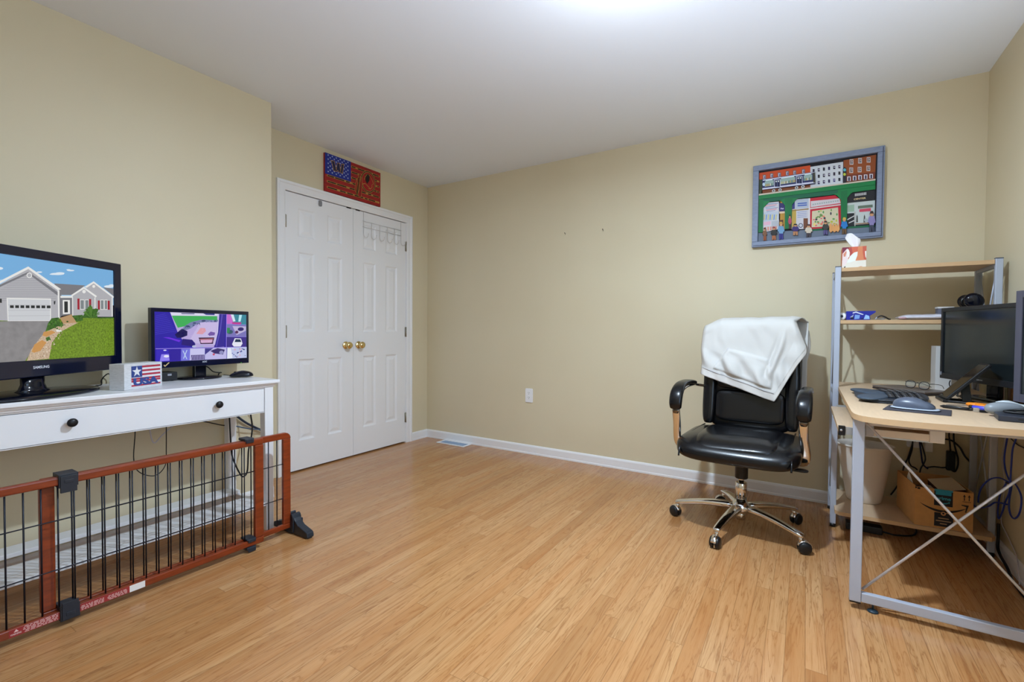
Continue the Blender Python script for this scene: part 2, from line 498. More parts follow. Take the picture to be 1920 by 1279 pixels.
def door_leaf(y0, y1, z0, z1, xf):
    """moulded six panel leaf: flat face with sunk, raised-centre panels"""
    mb = MB(M_DOOR)
    th = 0.035
    W = y1 - y0
    cols = [(y0 + 0.098, y0 + 0.098 + 0.14), (y1 - 0.104 - 0.14, y1 - 0.104)]
    rows = [(0.224, 0.830), (1.028, 1.615), (1.720, 1.932)]
    ys = [y0, cols[0][0], cols[0][1], cols[1][0], cols[1][1], y1]
    zs = [z0] + [v for r_ in rows for v in r_] + [z1]
    for i in range(5):
        for j in range(len(zs) - 1):
            a0, a1, b0, b1 = ys[i], ys[i + 1], zs[j], zs[j + 1]
            if i in (1, 3) and j in (1, 3, 5):
                rings = [(0.0, 0.0), (0.004, -0.001), (0.013, -0.0075), (0.022, -0.0085), (0.045, -0.0025), (0.05, -0.002)]
                pv = [[V3((xf + d, a0 + s_, b0 + s_)), V3((xf + d, a1 - s_, b0 + s_)), V3((xf + d, a1 - s_, b1 - s_)), V3((xf + d, a0 + s_, b1 - s_))] for s_, d in rings]
                vs = [p for r_ in pv for p in r_]
                fs = []
                for k in range(len(rings) - 1):
                    for q in range(4):
                        fs.append((k * 4 + q, k * 4 + (q + 1) % 4, (k + 1) * 4 + (q + 1) % 4, (k + 1) * 4 + q))
                fs.append([(len(rings) - 1) * 4 + q for q in range(4)])
                mb.add(vs, fs)
            else:
                mb.add([(xf, a0, b0), (xf, a1, b0), (xf, a1, b1), (xf, a0, b1)], [(0, 1, 2, 3)])
    xb = xf - th
    mb.add([(xf, y0, z0), (xf, y1, z0), (xf, y1, z1), (xf, y0, z1), (xb, y0, z0), (xb, y1, z0), (xb, y1, z1), (xb, y0, z1)],
           [(0, 4, 5, 1), (1, 5, 6, 2), (2, 6, 7, 3), (3, 7, 4, 0), (4, 7, 6, 5)])
    return mb
M_HINGE = mat('aged_steel_hinge', (172, 168, 156), 0.35, 0.8)
YM = -0.886
for k, (a, c, hy, ky) in enumerate(((DY0 + 0.004, YM - 0.0015, DY0 + 0.001, -0.960), (YM + 0.0015, DY1 - 0.004, DY1 - 0.001, -0.832))):
    d = struct('door_%d' % (k + 1), door_leaf(a, c, 0.012, DZ - 0.005, -0.002))
    sgn = 1 if k == 0 else -1
    for hz in (1.818, 1.03, 0.235):
        hb = MB(M_HINGE)
        hb.cyl((0.004, hy, hz - 0.045), (0.004, hy, hz + 0.045), 0.0055, n=12)
        hb.box((-0.0015, min(hy, hy + sgn * 0.012), hz - 0.044), (0.0005, max(hy, hy + sgn * 0.012), hz + 0.044))
        hb.build('hinge', d)
    kb = MB(M_BRASS)
    prof = [(0.031, 0.0), (0.031, 0.003), (0.026, 0.008), (0.013, 0.011), (0.011, 0.024), (0.017, 0.030), (0.026, 0.036), (0.0285, 0.046), (0.026, 0.055), (0.017, 0.061), (0.0, 0.063)]
    kb.lathe(prof, (-0.002, ky, 0.921), (1, 0, 0), n=28)
    kb.build('door_knob', d)
    lb = MB(M_DARKMETAL); yy = (YM - 0.045) if k == 0 else (YM + 0.045)
    lb.box((-0.012, yy - 0.02, DZ - 0.0085), (0.0035, yy + 0.02, DZ - 0.0005)); lb.build('ball_catch', d)

# things hung on the closet doors
M_WIRE = mat('white_coated_wire', (206, 205, 206), 0.35)
t = thing('hook_rack', 'white wire over-the-door hook rack hanging on the right closet door', 'hook rack', (0.004, -0.60, 1.90))
r_ = 0.0024
fr = MB(M_WIRE)
for z_ in (1.952, 1.905): fr.tube([(0.004, -0.792, z_), (0.004, -0.355, z_)], r_, n=8)
fr.build('rail', t)
for yy in (-0.785, -0.36):
    mb = MB(M_WIRE); mb.tube([(-0.010, yy, 2.0325), (0.0035, yy, 2.0325), (0.0045, yy, 2.02), (0.0045, yy, 1.90)], 0.0016, n=8); mb.build('hanger', t)
for yy in (-0.785, -0.70, -0.61, -0.52, -0.44, -0.36):
    mb = MB(M_WIRE)
    mb.tube(smooth_path([(0.006, yy, 1.955), (0.006, yy, 1.90), (0.006, yy, 1.845), (0.010, yy + 0.006, 1.822), (0.024, yy + 0.014, 1.815), (0.036, yy + 0.02, 1.826), (0.040, yy + 0.022, 1.845)], 4), r_, n=8)
    mb.sup((0.040, yy + 0.022, 1.847), (0.004, 0.004, 0.004), 1, 1, nu=10, nv=6)
    mb.build('hook', t)
mb = MB(mat('grey_felt', (128, 130, 134), 0.8)); mb.sup((0.004, -1.195, 2.004), (0.005, 0.014, 0.022), 0.5, 0.5, nu=16, nv=8)
tag(mb.build('door_hook', loc=(0.004, -1.195, 2.004)), 'small grey hook over the top edge of the left closet door', 'hook')

# wall outlet
def outlet(name, label, cx, cz, plug_free=True):
    t = thing(name, label, 'outlet', (cx, 0.0, cz))
    mp = mat('white_outlet_plastic', (234, 235, 238), 0.35)
    pl = MB(mp); pl.sup((cx, -0.0035, cz), (0.0365, 0.003, 0.060), 0.2, 0.2, nu=40, nv=10); pl.box((cx - 0.034, -0.0030, cz - 0.057), (cx + 0.034, -0.0004, cz + 0.057))
    pl.build('cover_plate', t)
    for s_ in (1, -1):
        z_ = cz + s_ * 0.0195
        rc = MB(mp); rc.prism([(cx + 0.0165 * math.cos(a), z_ + max(-0.0125, min(0.0125, 0.0165 * math.sin(a)))) for a in [2 * PI * q / 28 for q in range(28)]], (0, 0, 0), X, Z, -Y, 0.005, 0.0078)
        dk = mat('outlet_slot', (40, 40, 42), 0.6)
        for dx, hh in ((-0.0062, 0.0045), (0.0062, 0.0038)):
            rc.box((cx + dx - 0.0011, -0.0081, z_ + 0.001), (cx + dx + 0.0011, -0.0078, z_ + 0.001 + hh * 2), dk)
        rc.prism(disc(cx, z_ - 0.0065, 0.0024, 10), (0, 0, 0), X, Z, -Y, 0.0078, 0.0081, dk)
        rc.build('receptacle', t)
    return t
outlet('wall_outlet', 'white duplex outlet low on the bare back wall left of the office chair', 1.158, 0.498)

# floor register
t = thing('floor_vent', 'white floor register with pale blue grille beside the back baseboard', 'vent', (0.4, -0.078, 0))
fv = MB(M_WHITE)
for lo, hi in (((0.243, -0.142), (0.565, -0.122)), ((0.243, -0.034), (0.565, -0.0145)), ((0.243, -0.122), (0.266, -0.034)), ((0.542, -0.122), (0.565, -0.034))):
    fv.box((lo[0], lo[1], 0.0003), (hi[0], hi[1], 0.006))
fv.build('frame', t, bevel=0.002)
gv = MB(mat('pale_blue_grille', (158, 178, 204), 0.4))
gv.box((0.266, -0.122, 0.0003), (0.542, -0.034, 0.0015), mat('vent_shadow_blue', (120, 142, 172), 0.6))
for k in range(24):
    x_ = 0.270 + k * 0.0115; gv.box((x_, -0.121, 0.0015), (x_ + 0.005, -0.035, 0.0045))
gv.box((0.266, -0.08, 0.0015), (0.542, -0.076, 0.005))
gv.build('grille', t)

# nails left in the back wall
for k, (xx, zz, lb) in enumerate(((1.482, 1.836, 'small dark nail in the back wall, the one nearer the closet'), (1.804, 1.831, 'small dark nail in the back wall, the one nearer the framed picture'))):
    mb = MB(M_DARKMETAL); mb.tube([(xx, -0.0003, zz), (xx, -0.012, zz + 0.003)], 0.0018, n=8); mb.tube([(xx, -0.012, zz + 0.003), (xx, -0.0135, zz + 0.0034)], 0.0035, n=10); mb.tube([(xx, -0.0003, zz), (xx, -0.004, zz - 0.010)], 0.0014, n=6)
    tag(mb.build('wall_nail', loc=(xx, 0, zz)), lb, 'nail', 'nails left in the back wall')
def cord(pts, r, m, label, cat='cord', group=None, n=7, name='cable'):
    mb = MB(m); mb.tube(smooth_path(pts, 7), r, n=n)
    return tag(mb.build(name, loc=tuple(pts[0])), label, cat, group)

# ------------------------------------------------------------------ console table
t = thing('console_table', 'long white console table with one wide drawer by the left wall', 'table', (0.59, -2.60, 0))
TY0, TY1 = -3.255, -2.022
tb = MB(M_TABLE)
tb.box((0.362, TY0, 0.767), (0.818, TY1, 0.785))
tb.build('tabletop', t, bevel=0.004, seg=3)
mo = MB(M_TABLE)
# stepped moulding under the top
mo.box((0.370, TY0 + 0.010, 0.758), (0.806, TY1 - 0.010, 0.767)); mo.box((0.378, TY0 + 0.018, 0.749), (0.798, TY1 - 0.018, 0.758))
mo.build('moulding', t, bevel=0.002)
ap = MB(M_TABLE)
LW = 0.046
ya, yb = TY0 + 0.022, TY1 - 0.022
xa, xb = 0.384, 0.792
ap.box((xb - 0.03, ya + LW, 0.742), (xb - 0.001, yb - LW, 0.749))
ap.box((xa + 0.004, ya + LW, 0.62), (xa + 0.02, yb - LW, 0.749))
for y_ in (ya + 0.006, yb - 0.006 - 0.018): ap.box((xa + LW, y_, 0.62), (xb - LW, y_ + 0.018, 0.749))
ap.box((xb - 0.02, ya + LW, 0.617), (xb - 0.004, yb - LW, 0.6205))
ap.build('apron', t, bevel=0.0015)
for x_, y_ in ((xb - LW, yb - LW), (xa, yb - LW), (xb - LW, ya), (xa, ya)):
    lg = MB(M_TABLE)
    k = 0.006
    x1, y1 = x_ + LW, y_ + LW
    ix = (k if x_ < 0.6 else 0); jx = (0 if x_ < 0.6 else k)
    vs = [(x_ + jx, y_ + (k if y_ > -2.6 else 0), 0), (x1 - ix, y_ + (k if y_ > -2.6 else 0), 0), (x1 - ix, y1 - (0 if y_ > -2.6 else k), 0), (x_ + jx, y1 - (0 if y_ > -2.6 else k), 0)]
    vs += [(x_, y_, 0.60), (x1, y_, 0.60), (x1, y1, 0.60), (x_, y1, 0.60), (x_, y_, 0.749), (x1, y_, 0.749), (x1, y1, 0.749), (x_, y1, 0.749)]
    fs = [(0, 3, 2, 1), (8, 9, 10, 11)] + [(b_ + q, b_ + (q + 1) % 4, b_ + 4 + (q + 1) % 4, b_ + 4 + q) for b_ in (0, 4) for q in range(4)]
    lg.add(vs, fs); lg.build('leg', t, bevel=0.003)
dr = MB(M_TABLE)
dr.box((xb - 0.024, ya + LW + 0.003, 0.6225), (xb - 0.001, yb - LW - 0.003, 0.7395))
drw = dr.build('drawer', t, bevel=0.0015)
for y_ in (-2.320, -2.843):
    kb = MB(M_DARKMETAL)
    kb.lathe([(0.007, -0.002), (0.006, 0.012), (0.008, 0.016), (0.0155, 0.019), (0.0165, 0.023), (0.0145, 0.028), (0.006, 0.031), (0, 0.0312)], (xb - 0.001, y_, 0.690), (1, 0, 0), n=24)
    kb.build('knob', drw)
for x0_, x1_ in ((0.392, 0.489), (0.622, 0.790)):
    sh = MB(M_TABLE); sh.box((x0_, ya + LW - 0.01, 0.131), (x1_, yb - 0.012, 0.149)); sh.build('shelf_board', t, bevel=0.002)
for y_ in (ya + 0.010, yb - 0.032):
    rl = MB(M_TABLE); rl.box((xa + LW - 0.004, y_, 0.100), (xb - LW + 0.004, y_ + 0.022, 0.1305)); rl.build('end_rail', t, bevel=0.002)

# ------------------------------------------------------------------ television
TU = V3((-0.540, 0.842, 0)).normalized(); TN = TU.cross(Z)
TW, TH = 0.684, 0.385
TR = V3((0.471, -2.605, 1.1155))
TC = TR - TU * (TW / 2)
t = thing('television', 'large black flat television on the console table showing a grey house with a lawn', 'television', (TC.x - TN.x * 0.03, TC.y - TN.y * 0.03, 0.785))
M_TVCASE = mat('gloss_midnight_plastic', (9, 14, 42), 0.13, coat=0.4)
M_TVBACK = mat('matt_black_back', (15, 16, 20), 0.5)
def frame_panel(mb, Cc, U, N, W, Hh, bl, bt, bb, dep, m, mb_back):
    """screen surround: four bezel bars round the picture plus the back shell"""
    a, b_ = W / 2, Hh / 2
    O4 = [(-a - bl, -b_ - bb), (a + bl, -b_ - bb), (a + bl, b_ + bt), (-a - bl, b_ + bt)]
    I4 = [(-a, -b_), (a, -b_), (a, b_), (-a, b_)]
    P = lambda q, d: Cc + U * q[0] + Z * q[1] + N * d
    vs = [P(q, 0.004) for q in O4] + [P(q, 0.004) for q in I4] + [P(q, -dep) for q in O4] + [P(q, -dep) for q in I4]
    fs = []
    for i in range(4):
        j = (i + 1) % 4
        fs += [(i, j, 4 + j, 4 + i), (8 + j, 8 + i, 12 + i, 12 + j), (j, i, 8 + i, 8 + j), (4 + i, 4 + j, 12 + j, 12 + i)]
    mb.add(vs, fs, m)
    mb.prism(rect(-a, -b_, a, b_), Cc, U, Z, N, -dep, -0.003, mb_back)
cs = MB(M_TVCASE)
frame_panel(cs, TC, TU, TN, TW, TH, 0.037, 0.035, 0.064, 0.042, M_TVCASE, M_TVBACK)
cs.build('case', t, bevel=0.003)
bk = MB(M_TVBACK)
bk.prism([(-0.27, -0.20), (0.27, -0.20), (0.25, 0.15), (-0.25, 0.15)], TC, TU, Z, TN, -0.068, -0.042)
bk.build('back_cover', t, bevel=0.012)
nk = MB(M_GLOSSBLACK)
bc = TC - TN * 0.030; bc.z = 0
nk.lathe([(0.066, 0.800), (0.050, 0.812), (0.042, 0.830), (0.042, 0.870)], (bc.x, bc.y, 0), (0, 0, 1), sx=1.0, sy=0.55, xdir=TU, n=40)
nk.build('neck', t)
bs = MB(M_GLOSSBLACK)
bs.lathe([(0.235, 0.7855), (0.245, 0.789), (0.245, 0.793), (0.238, 0.797), (0.10, 0.803), (0.0, 0.804)], (bc.x, bc.y, 0), (0, 0, 1), sx=1.0, sy=0.60, xdir=TU, n=64)
bs.build('stand_base', t)
lg = MB(mat('silver_lettering', (214, 218, 226), 0.4)); lg.text('SAMSUNG', TC + Z * (-TH / 2 - 0.032), TU, Z, TN, 0.0046, 0.0105, width=0.062, bold=0.02); lg.build('lettering', t)

sc = MB(); _lay = [0]
hm = homography([(0, 40), (1245, 225), (1250, 1145), (0, 1235)], [(TW / 2 - 0.482, TH / 2), (TW / 2, TH / 2), (TW / 2, -TH / 2), (TW / 2 - 0.482, -TH / 2)])
def tv(poly, m):
    _lay[0] += 1
    q = [hm(*p) for p in poly]
    q = [(max(-TW / 2, min(TW / 2, a)), max(-TH / 2, min(TH / 2, b_))) for a, b_ in q]
    sc.sheet(q, TC, TU, Z, TN, -0.0025 + _lay[0] * 0.00006, m)
g_sky = glow((120, 178, 226)); g_sky2 = glow((160, 202, 236))
g_lawn = mat('screen_lawn', (112, 142, 40), 0.3, emit=SCREEN_GAIN, noise_amt=0.45, noise_scale=160)
g_drive = mat('screen_driveway', (140, 138, 140), 0.3, emit=SCREEN_GAIN, noise_amt=0.12, noise_scale=40)
g_sid = glow((178, 178, 184)); g_sidline = glow((150, 150, 158)); g_shade = glow((120, 121, 128)); g_trim = glow((236, 236, 234))
g_roof = glow((124, 124, 130)); g_red = glow((160, 30, 52)); g_dark = glow((40, 44, 48)); g_bush = mat('screen_bush', (62, 104, 40), 0.3, emit=SCREEN_GAIN, noise_amt=0.5, noise_scale=220)
g_rock = mat('screen_stones', (200, 176, 150), 0.3, emit=SCREEN_GAIN, noise_amt=0.35, noise_scale=300); g_orng = glow((204, 150, 88)); g_wood = glow((186, 150, 110))
g_cloud = glow((226, 236, 246))
tv([(-900, -300), (1245, 225), (1250, 600), (-900, 560)], g_sky)
tv([(-900, 250), (1250, 420), (1250, 600), (-900, 560)], g_sky2)
for cx_, cy_, rx_, ry_ in ((640, 262, 75, 12), (670, 254, 50, 11), (600, 266, 45, 7), (0, 204, 50, 16), (-40, 198, 40, 14), (445, 243, 30, 8), (1200, 396, 55, 14), (1225, 386, 30, 14), (785, 224, 40, 8), (760, 216, 22, 6)): tv(disc(cx_, cy_, rx_, 22, ry_), g_cloud)
tv([(-900, 760), (1250, 735), (1250, 1160), (-900, 1300)], g_lawn)
tv([(-900, 810), (80, 780), (560, 770), (500, 890), (275, 1215), (-900, 1310)], g_drive)
tv([(600, 365), (940, 385), (800, 490), (680, 490)], g_roof); tv([(1130, 405), (1250, 418), (1250, 500)], g_roof)
tv([(-900, 760), (-900, 420), (-200, 420), (0, 385), (320, 205), (640, 435), (650, 745), (80, 775)], g_sid)
for k in range(13):
    y_ = 262 + k * 24
    w_ = min(300, (y_ - 215) * 1.35); tv([(320 - w_ * 1.05, y_ + 3), (320 + w_, y_), (320 + w_, y_ + 4), (320 - w_ * 1.05, y_ + 7)], g_sidline)
tv([(0, 385), (320, 240), (640, 460), (640, 500), (320, 262), (0, 410)], g_shade)
tv([(-240, 440), (0, 345), (320, 182), (675, 428), (640, 440), (320, 210), (0, 372), (-240, 470)], g_trim)
tv(disc(330, 278, 30, 16), g_trim); tv(disc(330, 278, 21, 16), g_sid)
tv([(650, 440), (690, 520), (690, 700), (655, 745)], g_shade); tv([(636, 440), (655, 440), (655, 748), (640, 748)], g_trim)
tv([(665, 500), (800, 500), (800, 520), (665, 522)], g_trim)
tv([(665, 522), (795, 520), (795, 700), (665, 720)], g_shade)
tv([(690, 545), (768, 545), (768, 695), (690, 700)], g_trim); tv([(706, 560), (745, 560), (745, 680), (706, 682)], g_dark)
tv([(800, 500), (925, 415), (1060, 510), (1060, 720), (800, 715)], g_sid); tv([(940, 410), (1028, 355), (1235, 520), (1235, 725), (1060, 725), (1060, 510)], g_sid)
tv([(780, 492), (920, 400), (1062, 500), (1050, 516), (922, 422), (795, 502)], g_trim); tv([(930, 400), (1028, 340), (1245, 505), (1240, 522), (1028, 362), (950, 412)], g_trim)
tv(disc(922, 452, 19), g_trim); tv(disc(1028, 395, 16), g_trim)
for x_ in (796, 1040, 1226): tv([(x_ - 5, 515), (x_ + 5, 515), (x_ + 5, 718), (x_ - 5, 718)], g_trim)
for x0_, x1_, a_, b_ in ((848, 872, 528, 648), (974, 998, 533, 640), (1070, 1092, 548, 648), (1176, 1200, 550, 648)): tv([(x0_, a_), (x1_, a_), (x1_, b_), (x0_, b_)], g_red)
for x0_, x1_ in ((876, 922), (928, 972), (1096, 1134), (1139, 1174)): tv(rect(x0_, 540, x1_, 648), g_trim); tv(rect(x0_ + 5, 546, x1_ - 4, 642), glow((128, 136, 140)))
tv([(72, 525), (558, 530), (555, 775), (80, 780)], g_trim)
g_gar = glow((206, 209, 214)); tv([(85, 538), (548, 542), (545, 770), (88, 776)], g_gar)
for k in range(3): tv([(85, 600 + k * 60), (548, 598 + k * 58), (548, 602 + k * 58), (85, 604 + k * 60)], g_sid)
for k in range(8):
    x_ = 106 + k * 57.5; tv(rect(x_, 606, x_ + 42, 636), g_dark)
tv(rect(-8, 535, 16, 580), g_dark); tv([(585, 560), (605, 556), (600, 592), (588, 595)], g_dark)
tv([(560, 745), (640, 735), (650, 790), (600, 880), (495, 880), (520, 800)], g_bush); tv([(600, 800), (720, 775), (740, 820), (640, 870)], g_bush)
tv([(650, 740), (780, 700), (830, 790), (700, 830)], g_wood); tv([(780, 715), (900, 705), (900, 770), (830, 780)], g_bush)
tv([(890, 740), (950, 640), (985, 590), (1010, 640), (1075, 640), (1050, 700), (1070, 740)], g_bush); tv([(1060, 735), (1235, 728), (1235, 742), (1070, 745)], g_bush)
tv([(280, 1215), (330, 1090), (480, 900), (700, 800), (850, 790), (640, 900), (560, 1010), (525, 1190)], g_rock)
tv([(335, 1115), (365, 1035), (450, 985), (500, 1010), (430, 1105), (360, 1125)], g_orng); tv([(470, 895), (560, 880), (600, 900), (500, 950), (455, 935)], g_orng); tv([(490, 960), (530, 945), (550, 985), (500, 995)], g_bush)
random.seed(8)
g_b2 = glow((84, 128, 52)); g_b3 = glow((44, 82, 34)); g_s2 = glow((224, 208, 188)); g_s3 = glow((168, 142, 120)); g_l2 = glow((132, 160, 52))
for k in range(46):
    cx_, cy_, sx_, sy_ = random.choice(((590, 800, 75, 60), (600, 815, 70, 50), (985, 680, 80, 60), (1000, 700, 70, 40), (850, 742, 50, 28), (680, 810, 50, 30)))
    tv(disc(cx_ + random.gauss(0, 0.45) * sx_, cy_ + random.gauss(0, 0.45) * sy_, random.uniform(5, 15), 7, random.uniform(4, 12)), random.choice((g_b2, g_b3, g_bush)))
for k in range(12):
    a_ = random.uniform(-1.3, 1.3); tv([(985, 740), (985 + 95 * math.sin(a_) - 8, 740 - 130 * math.cos(a_)), (985 + 95 * math.sin(a_) + 10, 736 - 118 * math.cos(a_))], random.choice((g_b2, g_bush)))
for k in range(60):
    y_ = random.uniform(880, 1190); xc = 640 - (y_ - 880) * 0.95 + (y_ - 880) ** 2 * 0.0006; tv(disc(xc + random.uniform(-40, 60), y_, random.uniform(4, 10), 7, random.uniform(3, 7)), random.choice((g_s2, g_s3)))
tv([(585, 868), (640, 875), (650, 890), (590, 892)], g_trim)
sc.build('screen', t)

# ------------------------------------------------------------------ security monitor
MU = V3((-0.109, 0.994, 0)).normalized(); MN = MU.cross(Z)
MC = V3((0.478, -2.232, 1.0055)); MW, MHh = 0.462, 0.243
t = thing('computer_monitor', 'black monitor on the console table showing a grid of purple security camera views', 'monitor', (0.43, -2.225, 0.785))
cs = MB(M_TVCASE); frame_panel(cs, MC, MU, MN, MW, MHh, 0.0155, 0.019, 0.030, 0.024, M_TVCASE, M_TVBACK); cs.build('case', t, bevel=0.002)
bk = MB(M_TVBACK); bk.prism(rect(-0.12, -0.09, 0.12, 0.07), MC, MU, Z, MN, -0.045, -0.024); bk.build('back_cover', t, bevel=0.008)
bc = MC - MN * 0.042; bc.z = 0
nk = MB(M_GLOSSBLACK); nk.prism(rect(-0.030, 0.795, 0.030, 0.90), bc, MU, Z, MN, -0.012, 0.012); nk.build('neck', t, bevel=0.004)
bs = MB(M_GLOSSBLACK); bs.lathe([(0.103, 0.7855), (0.106, 0.788), (0.105, 0.794), (0.06, 0.799), (0, 0.800)], (bc.x, bc.y, 0), (0, 0, 1), sx=1.0, sy=0.86, xdir=MU, n=48); bs.build('stand_base', t)
lg = MB(mat('silver_lettering')); lg.text('AOC', MC + Z * (-MHh / 2 - 0.013), MU, Z, MN, 0.0046, 0.008, bold=0.02)
lg.build('lettering', t)
st = MB(mat('gold_sticker', (196, 170, 120), 0.5)); st.sheet([(-0.195, -0.140), (-0.188, -0.146), (-0.168, -0.127), (-0.172, -0.124), (-0.188, -0.139), (-0.193, -0.134)], MC, MU, Z, MN, 0.0045); st.build('sticker', t)
ld = MB(glow((120, 255, 90))); ld.sheet(disc(0.20, -MHh / 2 - 0.0262, 0.0022, 8), MC, MU, Z, MN, 0.0045); ld.build('power_light', t)
sc = MB(); _lay[0] = 0
hm2 = homography([(100, 112), (1715, 185), (1755, 985), (140, 1055)], [(-MW / 2, MHh / 2), (MW / 2, MHh / 2), (MW / 2, -MHh / 2), (-MW / 2, -MHh / 2)])
def mv(poly, rgb):
    _lay[0] += 1
    q = [hm2(*p) for p in poly]
    q = [(max(-MW / 2, min(MW / 2, a)), max(-MHh / 2, min(MHh / 2, b_))) for a, b_ in q]
    sc.sheet(q, MC, MU, Z, MN, -0.0025 + _lay[0] * 0.00006, glow(rgb))
mv([(100, 112), (1715, 185), (1755, 985), (140, 1055)], (52, 40, 160))
# big porch view
mv([(380, 125), (1365, 165), (1365, 780), (480, 790)], (188, 172, 226))
mv([(385, 128), (1230, 165), (1225, 200), (400, 185)], (226, 224, 246)); mv([(575, 145), (820, 152), (810, 165), (590, 160)], (40, 42, 110)); mv([(970, 152), (1170, 160), (1170, 185), (1020, 180)], (60, 64, 140))
mv([(415, 188), (1215, 205), (1225, 300), (960, 262), (760, 310), (640, 390), (530, 415)], (66, 178, 92))
mv([(640, 390), (760, 310), (960, 262), (1225, 285), (1225, 315), (1000, 310), (860, 350), (760, 430), (560, 500)], (122, 130, 176))
for x_, y_, r_ in ((980, 290, 38), (700, 390, 40), (1180, 300, 25), (820, 330, 30)): mv(disc(x_, y_, r_, 9, r_ * 0.5), (64, 76, 116))
mv([(920, 320), (1225, 320), (1205, 740), (850, 700), (760, 620), (860, 440)], (204, 190, 234))
mv([(930, 420), (1010, 425), (1030, 480), (970, 540), (860, 530)], (226, 160, 176))
mv([(110, 115), (385, 128), (530, 500), (620, 640), (840, 690), (850, 790), (145, 800)], (48, 36, 168))
for k in range(11): mv([(130, 190 + k * 34), (300 + k * 20, 150 + k * 32), (302 + k * 20, 156 + k * 32), (130, 198 + k * 34)], (76, 66, 200))
mv([(480, 540), (600, 430), (700, 480), (700, 560), (600, 600), (520, 600)], (26, 18, 86)); mv([(270, 590), (380, 590), (590, 650), (560, 680), (420, 630)], (110, 50, 226)); mv([(620, 620), (790, 640), (850, 720), (830, 770), (600, 730)], (40, 26, 120))
mv([(900, 600), (1180, 600), (1160, 720), (940, 720)], (50, 20, 60)); mv([(935, 645), (1150, 640), (1135, 700), (950, 702)], (222, 180, 220)); mv([(925, 625), (1165, 618), (1165, 632), (925, 640)], (206, 120, 130))
mv([(1060, 540), (1110, 490), (1190, 510), (1180, 560), (1090, 570)], (120, 90, 170)); mv(disc(830, 765, 40, 10, 22), (190, 196, 230)); mv(disc(965, 765, 36, 10, 20), (170, 180, 220))
mv([(1230, 165), (1362, 172), (1378, 775), (1180, 785), (1225, 500)], (56, 44, 150)); mv([(1226, 165), (1248, 166), (1240, 500), (1195, 740), (1185, 740), (1222, 500)], (206, 200, 240)); mv([(1290, 170), (1310, 170), (1290, 450), (1230, 770), (1215, 770), (1270, 450)], (96, 84, 190))
random.seed(14)
for k in range(40):
    s_ = random.random(); x_ = 560 + 660 * s_ + random.uniform(-15, 15); y_ = 470 - 190 * s_ ** 0.7 + random.uniform(-18, 18); mv(disc(x_, y_, random.uniform(6, 16), 7, random.uniform(4, 10)), random.choice([(90, 100, 150), (150, 160, 200), (60, 70, 110), (110, 130, 150)]))
for k in range(14): mv([(930 + k * 18, 650), (934 + k * 18, 650), (938 + k * 16, 698), (934 + k * 16, 698)], (206, 160, 200))
for k in range(26): mv(disc(random.uniform(700, 1180), random.uniform(400, 700), random.uniform(4, 12), 6, random.uniform(2, 6)), random.choice([(214, 204, 240), (190, 174, 222), (226, 214, 244)]))
for k in range(8): mv(disc(random.uniform(500, 700), random.uniform(480, 600), random.uniform(8, 22), 7, random.uniform(6, 14)), (22, 16, 80))
# right column
mv([(1366, 170), (1715, 185), (1722, 370), (1372, 350)], (60, 140, 160)); mv([(1366, 170), (1440, 175), (1500, 350), (1372, 350)], (206, 110, 210)); mv([(1440, 175), (1490, 178), (1530, 300), (1490, 310)], (220, 236, 250)); mv([(1590, 185), (1640, 185), (1620, 310), (1580, 310)], (190, 240, 250)); mv([(1470, 320), (1640, 325), (1620, 370), (1480, 365)], (196, 60, 150))
mv([(1372, 352), (1722, 372), (1735, 590), (1380, 585)], (126, 120, 190)); mv([(1480, 390), (1722, 400), (1722, 480), (1560, 560)], (196, 186, 226)); mv(disc(1630, 450, 55, 12, 35), (50, 36, 110)); mv(disc(1440, 500, 55, 10, 40), (60, 90, 110)); mv(disc(1560, 505, 30, 9, 28), (90, 40, 90)); mv([(1380, 420), (1440, 425), (1430, 520), (1385, 520)], (50, 140, 90))
mv([(1380, 585), (1735, 592), (1745, 782), (1385, 780)], (66, 50, 140)); mv([(1530, 618), (1640, 625), (1672, 720), (1640, 775), (1520, 775), (1485, 730)], (236, 236, 252)); mv([(1545, 635), (1630, 640), (1648, 690), (1530, 690)], (30, 50, 80))
mv([(1362, 168), (1370, 168), (1396, 1005), (1388, 1005)], (170, 150, 250)); mv([(1372, 350), (1722, 368), (1722, 375), (1372, 357)], (150, 140, 240)); mv([(1380, 583), (1735, 590), (1735, 597), (1380, 590)], (150, 140, 240))
mv([(135, 796), (1745, 780), (1745, 788), (135, 806)], (170, 150, 250))
# bottom row
mv([(145, 818), (580, 806), (585, 1030), (150, 1045)], (60, 44, 190)); mv([(240, 905), (420, 900), (430, 1020), (215, 1035)], (150, 136, 246)); mv(disc(330, 942, 48, 12, 24), (236, 236, 255)); mv(disc(300, 830, 30, 8, 12), (220, 220, 255)); mv([(360, 815), (575, 808), (580, 1025), (390, 1030)], (52, 36, 160))
mv([(588, 806), (1005, 800), (1010, 1015), (590, 1028)], (206, 204, 246)); mv([(588, 806), (745, 804), (745, 1020), (590, 1028)], (120, 120, 226)); mv([(765, 925), (1000, 920), (1005, 1012), (770, 1018)], (70, 54, 120))
for k in range(9): mv([(785 + k * 24, 930), (793 + k * 24, 930), (780 + k * 26, 1012), (772 + k * 26, 1013)], (196, 190, 240))
mv([(610, 840), (625, 840), (700, 1000), (685, 1000)], (200, 220, 250)); mv([(680, 830), (695, 830), (640, 990), (625, 990)], (200, 220, 250))
mv([(1010, 800), (1388, 792), (1394, 1000), (1014, 1013)], (196, 192, 240)); mv([(1100, 850), (1230, 800), (1360, 830), (1330, 920), (1180, 900)], (60, 50, 110)); mv(disc(1300, 880, 40, 10, 34), (150, 150, 200)); mv([(1010, 802), (1150, 800), (1010, 920)], (66, 60, 140)); mv(disc(1165, 915, 22, 8), (200, 90, 120))
